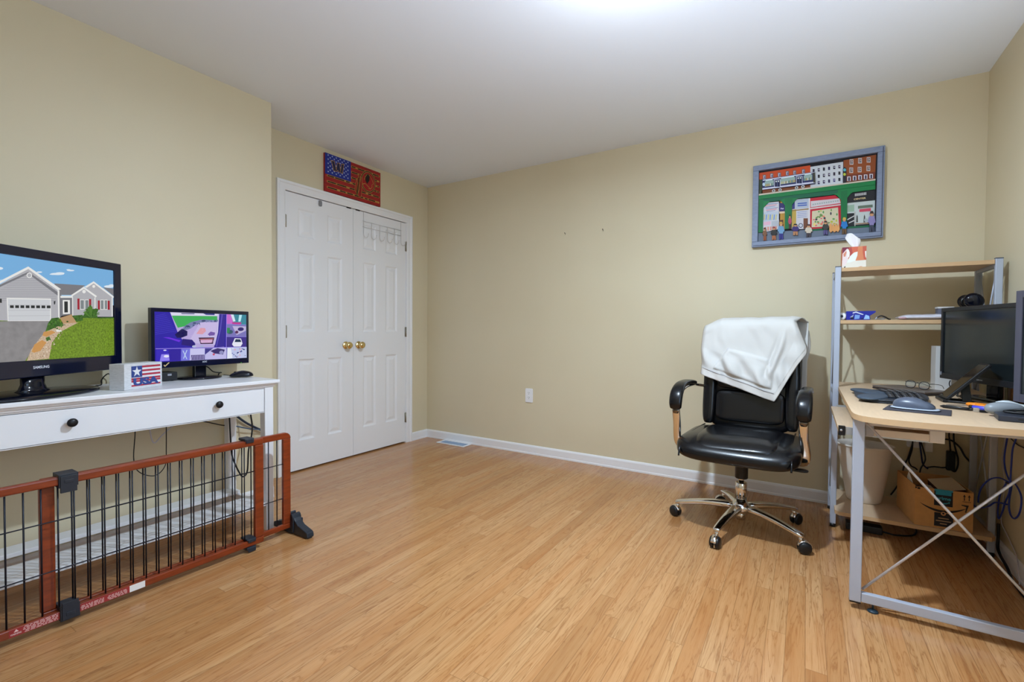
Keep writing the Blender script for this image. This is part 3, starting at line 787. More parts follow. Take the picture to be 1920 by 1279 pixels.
mv([(1398, 792), (1745, 786), (1755, 985), (1402, 1000)], (196, 204, 240))
random.seed(11)
for k in range(26):
    x_, y_ = random.uniform(1470, 1735), random.uniform(800, 970); mv(disc(x_, y_, random.uniform(9, 22), 7, random.uniform(6, 14)), random.choice([(70, 84, 150), (230, 170, 190), (110, 120, 190), (236, 240, 252), (60, 60, 130)]))
mv([(1402, 800), (1460, 800), (1500, 985), (1404, 998)], (236, 240, 255))
sc.build('screen', t)

# video recorder box, adapter, cords on the table
mb = MB(mat('matt_black_steel', (20, 21, 26), 0.45)); mb.box((0.372, -2.565, 0.7875), (0.470, -2.352, 0.829))
t = thing('video_recorder', 'flat black recorder box behind the wooden USA sign', 'recorder', (0.42, -2.46, 0.7855)); mb.build('body', t, bevel=0.002)
for x_, y_ in ((0.385, -2.55), (0.455, -2.55), (0.385, -2.37), (0.455, -2.37)):
    fb = MB(M_BLACK); fb.cyl((x_, y_, 0.7853), (x_, y_, 0.7878), 0.006, n=12); fb.build('rubber_foot', t)
pr_ = MB(mat('recorder_print', (150, 154, 164), 0.5)); pr_.box((0.4702, -2.395, 0.812), (0.4705, -2.378, 0.822)); pr_.build('indicator_panel', t)

cord([(0.455, -2.668, 0.7885), (0.425, -2.640, 0.7885), (0.400, -2.632, 0.806), (0.388, -2.615, 0.826), (0.375, -2.597, 0.832), (0.366, -2.588, 0.812), (0.362, -2.590, 0.7885)], 0.0025, M_CORD, 'black cord curling up from the tabletop between the television and the USA sign')
# wooden USA sign
UC = V3((0.693, -2.573, 0)); UU = V3((-0.447, 0.894, 0)).normalized(); UN = UU.cross(Z)
UW, UH, UD = 0.188, 0.110, 0.070
M_WHITEWASH = mat('whitewashed_wood', (206, 207, 210), 0.7, noise_amt=0.12, noise_scale=60, stretch=(1, 1, 6))
t = thing('box_sign', 'small whitewashed wooden block sign reading USA with a star and stripes', 'sign', (UC.x - UN.x * UD / 2, UC.y - UN.y * UD / 2, 0.785))
bx = MB(M_WHITEWASH); O_ = UC + Z * 0.7855
bx.prism(rect(-UW / 2, 0, UW / 2, UH), O_, UU, Z, UN, -UD, 0); bx.build('block', t, bevel=0.0015)
ar = MB(); FB = (46, 66, 132); FR = (172, 44, 66); FW = (222, 222, 226)
p_blue, p_red, p_wht = paint(FB, 0.7), paint(FR, 0.7), paint(FW, 0.7)
x0_, x1_, z0_, z1_ = -0.062, 0.084, 0.012, 0.099
ar.sheet(rect(x0_, z0_, x1_, z1_), O_, UU, Z, UN, 0.0003, p_wht)
for k in range(4): zz = z1_ - k * 0.0170; ar.sheet(rect(x0_ if k > 2 else -0.012, zz - 0.0085, x1_, zz), O_, UU, Z, UN, 0.0006, p_red)
ar.sheet(rect(x0_, 0.030, x1_, 0.038), O_, UU, Z, UN, 0.0006, p_red); ar.sheet(rect(x0_, 0.012, x1_, 0.019), O_, UU, Z, UN, 0.0006, p_red)
ar.sheet(rect(x0_, 0.0505, -0.010, z1_), O_, UU, Z, UN, 0.0009, p_blue)
star = [(-0.036 + (0.0235 if k % 2 == 0 else 0.0095) * math.sin(k * PI / 5), 0.0745 + (0.0235 if k % 2 == 0 else 0.0095) * math.cos(k * PI / 5)) for k in range(10)]
ar.sheet(star, O_, UU, Z, UN, 0.0012, p_wht)
ar.text('USA', O_ + UU * 0.010 + Z * 0.0175, UU, Z, UN, 0.0018, 0.0325, p_blue, width=0.128, bold=0.055)
ar.build('painted_flag', t)

# mouse on the console table
def mouse(name, label, loc, rz, sc_, m, cord=None, seat=0.0):
    t = thing(name, label, 'mouse', loc, rz)
    b = MB(m)
    def fn(p):
        z = p.z * (1.0 - 0.32 * max(0, -p.y / 0.055)) if p.z > 0 else p.z * 0.25
        return (p.x * (1 - 0.12 * (p.y / 0.055)), p.y, z + 0.002 if p.z < 0 else z)
    b.sup((0, 0, 0.0075 * sc_), (0.031 * sc_, 0.057 * sc_, 0.029 * sc_), 0.85, 0.75, nu=36, nv=20, fn=fn)
    b.build('body', t, local=True)
    wb = MB(M_BLACK); wb.cyl((-0.004, -0.030 * sc_, 0.0265 * sc_), (0.004, -0.030 * sc_, 0.0265 * sc_), 0.0065, n=16); wb.build('scroll_wheel', t, local=True)
    if cord:
        c_ = MB(M_CORD); c_.tube(smooth_path(cord, 8), 0.0017, n=8); c_.build('cord', t)
    return t
mouse('computer_mouse', 'black mouse at the right end of the white console table', (0.560, -2.084, 0.7852), math.radians(-35), 1.0, M_GLOSSBLACK,
      [(0.530, -2.126, 0.797), (0.505, -2.106, 0.790), (0.46, -2.088, 0.789), (0.41, -2.084, 0.789), (0.378, -2.086, 0.789)])

M_BLUEGREY = mat('blue_grey_cable', (70, 92, 122), 0.45)
M_WCORD = mat('pale_lilac_cord', (200, 198, 212), 0.5)
cord([(0.39, -2.235, 0.853), (0.398, -2.183, 0.842), (0.40, -2.150, 0.812), (0.388, -2.105, 0.803), (0.366, -2.098, 0.802), (0.351, -2.100, 0.790), (0.350, -2.11, 0.74), (0.351, -2.12, 0.66)], 0.003, M_CORD, 'black cord behind the neck of the security monitor on the console table')
cord([(0.450, -2.523, 0.60), (0.450, -2.524, 0.541), (0.450, -2.530, 0.422), (0.450, -2.509, 0.358), (0.450, -2.445, 0.324), (0.450, -2.401, 0.364), (0.450, -2.396, 0.450), (0.450, -2.395, 0.60)], 0.0022, M_CORD, 'thin black cord looping down under the left part of the console drawer')
cord([(0.420, -2.457, 0.60), (0.420, -2.453, 0.543), (0.420, -2.437, 0.480), (0.420, -2.399, 0.514), (0.420, -2.348, 0.557), (0.42, -2.31, 0.60)], 0.0028, M_WCORD, 'pale lilac cord sagging in a V under the console drawer')
cord([(0.420, -2.27, 0.60), (0.420, -2.228, 0.560), (0.420, -2.175, 0.537), (0.412, -2.125, 0.517), (0.405, -2.097, 0.508)], 0.003, M_CORD, 'short black cord sloping to the rear leg of the console table')
cord([(0.378, -2.035, 0.493), (0.380, -2.01, 0.484), (0.380, -1.95, 0.462), (0.376, -1.82, 0.428)], 0.0038, M_BLUEGREY, 'slim blue grey cable crossing the wall under the right end of the console table')
cord([(0.362, -2.035, 0.60), (0.362, -2.018, 0.556), (0.362, -1.948, 0.490), (0.362, -1.844, 0.424), (0.352, -1.80, 0.402)], 0.0065, mat('dark_navy_conduit', (36, 46, 66), 0.4), 'thick dark navy cable sloping down the wall under the right end of the console table')
cord([(0.460, -1.990, 0.615), (0.460, -1.973, 0.496), (0.460, -1.978, 0.426), (0.460, -1.994, 0.353), (0.460, -2.001, 0.241), (0.460, -2.019, 0.212), (0.460, -2.040, 0.227), (0.460, -2.080, 0.326), (0.460, -2.09, 0.402), (0.455, -2.095, 0.56)], 0.0042, M_CORD, 'black cord hanging in a long narrow loop beside the front leg of the console table')
cord([(0.440, -1.93, 0.615), (0.440, -1.901, 0.557), (0.440, -1.892, 0.423), (0.440, -1.880, 0.226), (0.440, -1.864, 0.152), (0.44, -1.85, 0.06), (0.44, -1.86, 0.006)], 0.0042, M_CORD, 'black cord dropping straight to the floor by the right end of the console table')

# ------------------------------------------------------------------ pet gate
M_GATE = mat('cherry_stained_wood', (126, 50, 19), 0.34, noise_amt=0.22, noise_scale=14, stretch=(6, 1, 6), coat=0.25)
M_GWIRE = mat('black_gate_wire', (22, 24, 36), 0.38, 0.3)
M_GBRK = mat('charcoal_gate_plastic', (34, 40, 50), 0.42)
t = thing('pet_gate', 'freestanding cherry wood pet gate with black wire grille in front of the console table', 'gate', (0.93, -2.55, 0))
GZ0, GZ1 = 0.024, 0.530
def rail(x, y0, y1, z0, z1, w=0.021):
    mb = MB(M_GATE); mb.box((x - w / 2, y0, z0), (x + w / 2, y1, z1)); return mb
XA, XB_ = 0.948, 0.918     # front (left) frame, rear (right) frame
rail(XA, -3.62, -2.193, GZ0 + 0.004, GZ0 + 0.033).build('bottom_rail', t, bevel=0.004)
rail(XA, -3.62, -2.193, GZ1 - 0.032, GZ1 - 0.002).build('top_rail', t, bevel=0.006, seg=3)
for y0_, y1_ in ((-2.234, -2.193),):
    rail(XA, y0_, y1_, GZ0 + 0.033, GZ1 - 0.032).build('post', t, bevel=0.004)
rail(XB_, -2.958, -2.034, GZ0 + 0.008, GZ0 + 0.034, 0.019).build('bottom_rail', t, bevel=0.004)
# right frame's top rail has a rounded end corner
tr = MB(M_GATE)
cz, cy, rr = GZ1 - 0.006 - 0.03, -2.034 - 0.03, 0.03
poly = [(-2.958, GZ1 - 0.036), (-2.958, GZ1 - 0.006)] + [(cy + rr * math.sin(a), cz + rr * math.cos(a)) for a in [k * PI / 12 for k in range(7)]] + [(-2.034, GZ1 - 0.036)]
tr.prism(poly, (XB_, 0, 0), Y, Z, X, -0.0095, 0.0095); tr.build('top_rail', t, bevel=0.003)
for y0_, y1_ in ((-2.962, -2.922), (-2.074, -2.034)):
    rail(XB_, y0_, y1_, GZ0 + 0.034, GZ1 - 0.036, 0.019).build('post', t, bevel=0.004)
def grille(x, ys, y0, y1, zs):
    mb = MB(M_GWIRE)
    for y_ in ys: mb.tube([(x, y_, GZ0 + 0.03), (x, y_, GZ1 - 0.034)], 0.0026, n=8)
    for z_ in zs: mb.tube([(x + 0.004, y0, z_), (x + 0.004, y1, z_)], 0.0022, n=8)
    return mb
grille(XA, [-2.2795 - k * 0.0427 for k in range(31)], -3.60, -2.236, (0.204, 0.377)).build('wire_grille', t)
grille(XB_, [-2.1035 - k * 0.0429 for k in range(19)], -2.922, -2.072, (0.192, 0.367)).build('wire_grille', t)
def bracket(y, z0, z1, top):
    mb = MB(M_GBRK)
    mb.box((XB_ - 0.016, y - 0.026, z0), (XA + 0.017, y + 0.026, z1))
    mb.box((XA + 0.013, y - 0.022, z0 - (0.018 if top else -0.004)), (XA + 0.021, y + 0.022, z1 - (0.006 if top else -0.014)))
    mb.box((XA + 0.021, y - 0.012, (z0 + z1) / 2 - 0.008), (XA + 0.0225, y + 0.012, (z0 + z1) / 2 + 0.004))
    return mb.build('bracket', t, bevel=0.004)
bracket(-2.895, GZ1 - 0.040, GZ1 + 0.006, True); bracket(-2.895, GZ0 - 0.004, GZ0 + 0.046, False)
def clip(y, z0, z1):
    mb = MB(M_GBRK); mb.box((XB_ - 0.014, y - 0.021, z0), (XA + 0.015, y + 0.021, z1)); mb.box((XA + 0.012, y - 0.016, z0 - 0.010), (XA + 0.017, y + 0.020, z1 - 0.003)); return mb.build('clip', t, bevel=0.003)
clip(-2.262, GZ1 - 0.004, GZ1 + 0.008); clip(-2.255, GZ0 - 0.010, GZ0 + 0.003); clip(-2.255, GZ0 + 0.034, GZ0 + 0.042)
def foot(y, s_=1):
    """two-armed plastic foot: socket with upright ear plus tapering arms to either side"""
    mb = MB(M_GBRK)
    mb.box((XB_ - 0.022, y - 0.024, 0.004), (XB_ + 0.022, y + 0.024, 0.030))
    for d in (-1, 1):
        # ear beside the post
        mb.prism([(0.010, 0.010), (0.034, 0.010), (0.034, 0.085), (0.028, 0.100), (0.016, 0.104), (0.010, 0.098)], (XB_, y, 0), X * d, Z, Y, -0.024, 0.024)
        mb.prism([(0.020, 0.004), (0.142, 0.004), (0.146, 0.012), (0.142, 0.030), (0.128, 0.036), (0.070, 0.052), (0.045, 0.070), (0.034, 0.085), (0.020, 0.085)], (XB_, y, 0), X * d, Z, Y, -0.019, 0.019)
        mb.box((min(XB_ + d * 0.126, XB_ + d * 0.142), y - 0.012, 0.0), (max(XB_ + d * 0.126, XB_ + d * 0.142), y + 0.012, 0.006))
    mb.box((XB_ - 0.034, y + 0.024, 0.030), (XB_ + 0.034, y + 0.034, 0.072))
    return mb.build('foot', t, bevel=0.007, seg=3)
foot(-2.016); foot(-3.115)
wl = MB(mat('gate_label_red', (150, 44, 44), 0.55)); xf = XA + 0.0108
lt, wt = mat('gate_label_print', (226, 190, 186), 0.6), mat('gate_sticker_white', (230, 228, 226), 0.6)
for y0_, y1_ in ((-3.045, -2.922), (-2.868, -2.722)):
    wl.sheet(rect(y0_, GZ0 + 0.006, y1_, GZ0 + 0.031), (xf, 0, 0), Y, Z, X, 0.0002)
random.seed(5)
for y0_, y1_, n_ in ((-3.012, -2.926, 5), (-2.866, -2.80, 4), (-2.79, -2.73, 4)):
    for k in range(n_):
        y_ = y0_ + random.uniform(0, 0.006)
        while y_ < y1_:
            w_ = random.uniform(0.004, 0.013); wl.sheet(rect(y_, GZ0 + 0.009 + k * 0.0045, min(y1_, y_ + w_), GZ0 + 0.0112 + k * 0.0045), (xf, 0, 0), Y, Z, X, 0.0004, lt); y_ += w_ + 0.003
wl.text('WARNING', (xf, -3.029, GZ0 + 0.0115), Y, Z, X, 0.0004, 0.006, lt, width=0.026, bold=0.03)
wl.sheet([(-3.034, GZ0 + 0.020), (-3.022, GZ0 + 0.020), (-3.028, GZ0 + 0.029)], (xf, 0, 0), Y, Z, X, 0.0004, lt)
wl.sheet(rect(-2.722, GZ0 + 0.006, -2.672, GZ0 + 0.031), (xf, 0, 0), Y, Z, X, 0.0003, wt)
wl.build('warning_label', t, label='dark red warning label with a white sticker at its end')

# ------------------------------------------------------------------ flag sign over the closet
t = thing('flag_sign', 'carved wooden flag sign with a W in its blue field above the closet doors', 'sign', (0.0, -0.89, 2.105))
FY0, FY1, FZ0, FZ1 = -1.166, -0.616, 2.106, 2.396
ft = 0.020
bd = MB(mat('burnt_red_wood', (150, 26, 24), 0.5, noise_amt=0.25, noise_scale=14, stretch=(1, 1, 5)))
bd.box((0.0006, FY0, FZ0), (ft, FY1, FZ1)); bd.build('board', t, bevel=0.001)
ar = MB(); hf = homography([(120, 92), (1218, 488), (1205, 1145), (105, 825)], [(0, 1), (1, 1), (1, 0), (0, 0)])
FW_, FH_ = FY1 - FY0, FZ1 - FZ0
def fl(poly, m, lay, d=0.0):
    ar.sheet([(min(0.999, max(0.001, hf(*p)[0])) * FW_, min(0.999, max(0.001, hf(*p)[1])) * FH_) for p in poly], (ft, FY0, FZ0), Y, Z, X, 0.0003 * lay + 0.0002, m)
def fr_(u0, v0, u1, v1, m, lay):
    ar.sheet(rect(u0 * FW_, v0 * FH_, u1 * FW_, v1 * FH_), (ft, FY0, FZ0), Y, Z, X, 0.0003 * lay + 0.0002, m)
tan = mat('scorched_tan_wood', (176, 132, 62), 0.6, noise_amt=0.3, noise_scale=50); char = mat('charred_wood', (34, 24, 14), 0.7); blu = paint((24, 42, 140), 0.5); wst = paint((178, 196, 228), 0.6); red = mat('carved_red', (158, 22, 24), 0.5)
random.seed(21)
for k in range(6):
    v_ = 1 - (2 * k + 1.5) / 13
    u0 = 0.44 if k < 3 else 0.03
    fr_(u0, v_ - 0.030, 0.975, v_ + 0.022, tan, 1)
    u_ = u0 + 0.012
    while u_ < 0.95:
        w_ = random.uniform(0.05, 0.16); fr_(u_, v_ - 0.020, min(0.965, u_ + w_), v_ + 0.012, char, 2); u_ += w_ + random.uniform(0.012, 0.06)
fr_(0.0, 7 / 13 - 0.09, 0.435, 1.0, blu, 3)
for r_ in range(9):
    for c_ in range(6 if r_ % 2 == 0 else 5):
        uu = 0.05 + (c_ + (0 if r_ % 2 == 0 else 0.5)) * 0.0665; vv = 0.955 - r_ * 0.054
        ar.sheet([(uu * FW_ + (0.0075 if q % 2 == 0 else 0.0034) * math.sin(q * PI / 5), vv * FH_ + (0.0075 if q % 2 == 0 else 0.0034) * math.cos(q * PI / 5)) for q in range(10)], (ft, FY0, FZ0), Y, Z, X, 0.0014, wst)
# W emblem: dark letter with tan outline
_sk = [0]
def stroke(pts, w_, m, lay, closed=False):
    q = [(hf(*p)[0] * FW_, hf(*p)[1] * FH_) for p in pts]
    n = len(q)
    for i in range(n if closed else n - 1):
        a, b_ = V3((*q[i], 0)), V3((*q[(i + 1) % n], 0)); d_ = (b_ - a).normalized(); p_ = V3((-d_.y, d_.x, 0)) * w_ / 2; a = a - d_ * w_ / 2; b_ = b_ + d_ * w_ / 2
        ar.sheet([(a + p_)[:2], (b_ + p_)[:2], (b_ - p_)[:2], (a - p_)[:2]], (ft, FY0, FZ0), Y, Z, X, 0.0003 * lay + 0.0002 + _sk[0] * 0.000004, m); _sk[0] += 1
Wp = [(225, 250), (298, 262), (335, 430), (352, 300), (400, 300), (418, 460), (440, 320), (490, 318), (455, 500), (385, 470), (362, 440), (345, 462), (285, 448), (240, 262)]
fl(Wp, paint((18, 24, 66), 0.6), 5); stroke(Wp, 0.004, tan, 6, True)
# round medallion with profile and hanging feathers
cx_, cy_ = 965, 660
ring = [(cx_ + 148 * math.cos(2 * PI * k / 36), cy_ + 212 * math.sin(2 * PI * k / 36) + 0.25 * 148 * math.cos(2 * PI * k / 36)) for k in range(36)]
def ringpts(s_): return [(cx_ + (x_ - cx_) * s_, cy_ + (y_ - cy_) * s_) for x_, y_ in ring]
fl(ringpts(1.0), tan, 5); fl(ringpts(0.96), char, 6); fl(ringpts(0.88), tan, 7); fl(ringpts(0.84), red, 8)
fl([(905, 530), (960, 500), (1000, 540), (985, 640), (940, 700), (910, 640)], char, 9)
fl([(985, 560), (1040, 620), (1062, 700), (1035, 720), (1030, 780), (990, 790), (960, 740), (985, 660)], red, 9)
stroke([(975, 520), (1010, 570), (1048, 640), (1066, 700), (1035, 722), (1040, 760), (1010, 800), (965, 790)], 0.0035, tan, 10)
stroke([(860, 700), (900, 690), (950, 740), (1000, 790)], 0.005, tan, 10); stroke([(880, 620), (905, 560), (950, 510)], 0.004, tan, 10)
fl([(865, 700), (905, 690), (945, 760), (925, 790), (880, 750)], red, 10)
for pts in ([(800, 500), (830, 520), (760, 700), (740, 900), (690, 820), (710, 680)], [(830, 540), (840, 700), (820, 930), (790, 970), (745, 900), (790, 700)], [(770, 580), (800, 560), (790, 800), (730, 930), (715, 860)]):
    fl(pts, red, 9); stroke(pts, 0.003, tan, 10, True); stroke([pts[0], pts[3]], 0.0035, char, 11)
ar.build('carved_design', t)
# ------------------------------------------------------------------ framed relief picture
t = thing('framed_picture', 'grey-blue framed street scene relief with a train above shopfronts on the back wall', 'picture', (3.173, 0.0, 1.60))
PX0, PX1, PZ0, PZ1 = 2.836, 3.511, 1.600, 2.124
M_PFRAME = mat('grey_blue_painted_wood', (128, 140, 166), 0.55, noise_amt=0.1, noise_scale=40, stretch=(1, 1, 4))
fb = MB(M_PFRAME); fw = 0.034
for (a0, c0, a1, c1) in ((PX0, PZ0, PX1, PZ0 + fw), (PX0, PZ1 - fw, PX1, PZ1), (PX0, PZ0 + fw, PX0 + fw, PZ1 - fw), (PX1 - fw, PZ0 + fw, PX1, PZ1 - fw)):
    fb.box((a0, -0.034, c0), (a1, -0.0006, c1))
fb.build('frame', t, bevel=0.003)
lip = MB(mat('dark_slate_paint', (58, 66, 88), 0.5))
e = 0.007
for (a0, c0, a1, c1) in ((PX0 + e, PZ0 + e, PX1 - e, PZ0 + e + 0.004), (PX1 - e - 0.004, PZ0 + e, PX1 - e, PZ1 - e)):
    lip.box((a0, -0.0350, c0), (a1, -0.0335, c1))
lip.build('frame_groove', t)
IX0, IX1, IZ0, IZ1 = PX0 + fw, PX1 - fw, PZ0 + fw, PZ1 - fw
IW, IH = IX1 - IX0, IZ1 - IZ0
hp = homography([(205, 360), (1475, 165), (1455, 1000), (190, 1100)], [(0, IH), (IW, IH), (IW, 0), (0, 0)])
def pp(poly): return [(min(IW, max(0, hp(*q)[0])), min(IH, max(0, hp(*q)[1]))) for q in poly]
O_ = V3((IX0, 0, IZ0))
def relief(mb, poly, d0, d1, rgb, rough=0.6): mb.prism(pp(poly), O_, X, Z, -Y, d0, d1, paint(rgb, rough))
def flat(mb, poly, d, rgb, rough=0.6): mb.sheet(pp(poly), O_, X, Z, -Y, d, paint(rgb, rough))
bk = MB(paint((22, 20, 26), 0.7)); bk.box((IX0 - 0.002, -0.010, IZ0 - 0.002), (IX1 + 0.002, -0.0008, IZ1 + 0.002)); bk.build('backing', t)
# orange building
ob = MB(); relief(ob, [(205, 375), (752, 293), (752, 530), (205, 590)], 0.010, 0.013, (206, 74, 18))
flat(ob, [(205, 445), (240, 440), (240, 590), (205, 600)], 0.0133, (60, 70, 40)); flat(ob, [(230, 560), (750, 490), (750, 530), (230, 596)], 0.0133, (130, 66, 24))
for x_, y_ in ((260, 415), (338, 400), (420, 392), (505, 375), (583, 368), (678, 355)):
    flat(ob, rect(x_ - 18, y_ - 22, x_ + 18, y_ + 24), 0.0136, (108, 92, 90)); flat(ob, rect(x_ - 11, y_ - 14, x_ + 11, y_ + 22), 0.0139, (208, 200, 214)); flat(ob, rect(x_ - 3, y_ - 8, x_ + 9, y_ + 20), 0.0142, (96, 90, 130))
ob.build('orange_building', t)
wb = MB(); relief(wb, [(750, 310), (1105, 255), (1105, 480), (750, 535)], 0.010, 0.0125, (206, 212, 220))
random.seed(3)
for r_ in range(3):
    for c_ in range(6):
        if r_ > 0 and c_ == 0: continue
        x_ = 787 + c_ * 55.5; y_ = 350 + r_ * 67 - c_ * 8.5
        flat(wb, rect(x_ - 11, y_ - 17, x_ + 11, y_ + 17), 0.0128, random.choice([(42, 34, 78), (52, 40, 60), (60, 60, 120), (30, 30, 40)]))
        if random.random() < 0.5: flat(wb, rect(x_ - 4, y_ - 9, x_ + 8, y_ + 3), 0.0131, (180, 176, 206))
wb.build('white_building', t)
rb = MB(); relief(rb, [(1110, 240), (1462, 180), (1450, 440), (1110, 472)], 0.010, 0.014, (146, 72, 20)); flat(rb, [(1110, 400), (1455, 360), (1450, 440), (1110, 472)], 0.0143, (118, 50, 24))
for x_, y_ in ((1195, 258), (1287, 245), (1380, 235), (1192, 345), (1283, 338), (1377, 325)):
    flat(rb, rect(x_ - 20, y_ - 28, x_ + 20, y_ + 28), 0.0146, (214, 206, 206)); flat(rb, rect(x_ - 15, y_ - 22, x_ - 2, y_ + 22), 0.0149, (128, 104, 100)); flat(rb, rect(x_ + 2, y_ - 22, x_ + 15, y_ - 2), 0.0149, (128, 104, 100)); flat(rb, rect(x_ + 2, y_ + 2, x_ + 13, y_ + 20), 0.0149, (40, 40, 60))
for k in range(5):
    x_, y_ = 1168 + k * 60, 435 - k * 7; flat(rb, rect(x_ - 19, y_ - 24, x_ + 19, y_ + 24), 0.0146, (216, 212, 222)); flat(rb, rect(x_ - 8, y_ - 16, x_ + 10, y_ + 22), 0.0149, (48, 40, 70))
rb.build('brown_building', t)
tl = MB(); relief(tl, [(1102, 330), (1120, 310), (1140, 330), (1140, 470), (1102, 474)], 0.010, 0.017, (34, 24, 40)); flat(tl, disc(1121, 343, 16, 12), 0.0173, (84, 176, 196)); flat(tl, disc(1120, 390, 15, 12), 0.0173, (190, 200, 60)); tl.build('signal', t)
# viaduct
vd = MB(); G1, G2 = (6, 122, 62), (4, 96, 66)
relief(vd, [(200, 600), (1452, 440), (1452, 455), (200, 615)], 0.010, 0.024, (206, 196, 180))
relief(vd, [(200, 615), (1452, 457), (1452, 500), (200, 655)], 0.010, 0.023, G1)
relief(vd, [(200, 655), (1452, 500), (1452, 548), (1200, 580), (200, 690)], 0.010, 0.020, G1); flat(vd, [(200, 650), (1050, 545), (1050, 600), (200, 690)], 0.0203, G2)
for a in ([(200, 650), (250, 648), (250, 730), (243, 1000), (196, 1000)], [(480, 640), (560, 632), (552, 790), (545, 960), (478, 965)], [(1078, 570), (1150, 560), (1145, 900), (1082, 900)]): relief(vd, a, 0.010, 0.021, (0, 108, 56))
for a in ([(245, 668), (320, 672), (300, 690), (245, 745)], [(480, 640), (420, 668), (440, 672), (482, 720)], [(555, 640), (620, 640), (595, 660), (555, 710)], [(1085, 575), (1000, 600), (1035, 610), (1085, 660)], [(1145, 560), (1240, 560), (1190, 590), (1146, 640)]): relief(vd, a, 0.010, 0.0205, G1)
vd.build('viaduct', t)
# train
tr = MB(); relief(tr, [(240, 448), (800, 366), (805, 490), (690, 505), (240, 555)], 0.014, 0.026, (26, 34, 92))
flat(tr, [(245, 452), (800, 370), (800, 380), (245, 463)], 0.0263, (206, 210, 228)); flat(tr, [(240, 540), (690, 482), (800, 470), (800, 486), (690, 500), (240, 556)], 0.0263, (206, 210, 230))
for x0_, x1_ in ((265, 360), (430, 590), (680, 772)):
    k = -0.147
    f = lambda x_, y_: (x_, y_ + (x_ - 265) * k)
    flat(tr, [f(x0_, 470), f(x1_, 470), f(x1_, 525), f(x0_, 525)], 0.0264, (150, 176, 172)); flat(tr, [f(x0_ + 10, 458), f(x1_ - 12, 458), f(x1_ - 12, 468), f(x0_ + 10, 468)], 0.0266, (214, 232, 234))
    for q in range(int((x1_ - x0_) / 16)): x_ = x0_ + 8 + q * 16; flat(tr, [f(x_, 500), f(x_ + 9, 496), f(x_ + 10, 524), f(x_, 524)], 0.0267, random.choice([(200, 190, 130), (210, 200, 180), (80, 110, 90), (170, 140, 60)]))
for x_ in (365, 600):
    y_ = 448 - (x_ - 365) * 0.147; flat(tr, rect(x_, y_, x_ + 68, y_ + 80), 0.0268, (196, 200, 224)); flat(tr, rect(x_ + 6, y_ + 6, x_ + 62, y_ + 76), 0.0270, (20, 26, 70)); flat(tr, rect(x_ + 32, y_ + 6, x_ + 36, y_ + 76), 0.0272, (90, 100, 150)); flat(tr, disc(x_ + 22, y_ + 22, 8, 10), 0.0273, (220, 226, 220)); flat(tr, disc(x_ + 46, y_ + 20, 8, 10), 0.0273, (220, 226, 220))
flat(tr, disc(255, 500, 14, 12, 18), 0.0268, (190, 210, 230)); flat(tr, [(775, 378), (800, 374), (805, 480), (785, 484)], 0.0268, (60, 56, 40))
for x_, y_ in ((360, 567), (428, 558), (604, 535), (672, 524)):
    tr.lathe([(0.0095, 0.024), (0.0095, 0.028), (0.004, 0.0285)], O_ + X * hp(x_, y_)[0] + Z * hp(x_, y_)[1], (0, -1, 0), paint((206, 206, 208)), 16, xdir=X); flat(tr, disc(x_, y_, 8, 10), 0.0287, (40, 40, 44))
tr.build('train', t)
# shopfronts
sh = MB(); D = 0.0125
relief(sh, [(196, 1000), (1450, 930), (1455, 1000), (190, 1100)], 0.010, 0.0118, (104, 116, 134))
relief(sh, [(243, 690), (430, 672), (425, 960), (243, 1000)], 0.010, D, (210, 208, 216))
for q in range(6): flat(sh, [(262 + q * 4, 702 + q * 15), (405 - (q % 3) * 14, 688 + q * 15), (405 - (q % 3) * 14, 694 + q * 15), (262 + q * 4, 709 + q * 15)], D + .0003, [(120, 140, 180), (220, 120, 140), (130, 150, 190)][q % 3])
flat(sh, [(243, 788), (415, 775), (415, 862), (243, 885)], D + .0003, (190, 200, 216))
for q in range(7): flat(sh, [(255 + q * 21, 812), (268 + q * 21, 808), (262 + q * 21, 866), (250 + q * 21, 868)], D + .0006, (120, 150, 200) if q % 2 else (196, 190, 130))
flat(sh, [(250, 890), (325, 880), (325, 915), (250, 925)], D + .0003, (226, 180, 200)); flat(sh, [(335, 880), (410, 870), (410, 935), (335, 945)], D + .0003, (180, 186, 196))
for q in range(5): flat(sh, rect(262 + q * 28, 940 - q * 2, 280 + q * 28, 985 - q * 5), D + .0006, (222, 150, 130))
relief(sh, [(415, 672), (485, 668), (480, 965), (415, 965)], 0.010, D, (188, 140, 50)); flat(sh, [(417, 690), (483, 690), (482, 775), (417, 780)], D + .0003, (44, 40, 104)); flat(sh, [(417, 780), (482, 775), (482, 795), (417, 800)], D + .0004, (226, 200, 170)); flat(sh, [(418, 870), (460, 865), (460, 950), (418, 955)], D + .0004, (80, 40, 24))
sh.text('Pet', O_ + X * hp(450, 755)[0] + Z * hp(450, 755)[1], X, Z, -Y, D + .0008, 0.010, paint((220, 214, 240)), bold=0.03)
relief(sh, [(555, 700), (600, 650), (735, 640), (735, 960), (550, 965)], 0.010, D, (206, 204, 212)); flat(sh, [(555, 760), (600, 755), (598, 960), (552, 962)], D + .0003, (190, 160, 70)); flat(sh, [(557, 700), (585, 668), (585, 750), (557, 755)], D + .0005, (44, 50, 120)); flat(sh, [(590, 655), (735, 642), (735, 740), (590, 752)], D + .0004, (178, 188, 206)); flat(sh, [(555, 765), (735, 745), (735, 758), (555, 775)], D + .0006, (150, 120, 70))
for q in range(2): flat(sh, [(615, 690 + q * 22), (715, 682 + q * 22), (715, 694 + q * 22), (615, 702 + q * 22)], D + .0007, (60, 92, 180))
for q in range(4): flat(sh, [(612, 785 + q * 18), (712, 776 + q * 18), (712, 780 + q * 18), (612, 790 + q * 18)], D + .0005, (100, 130, 196))
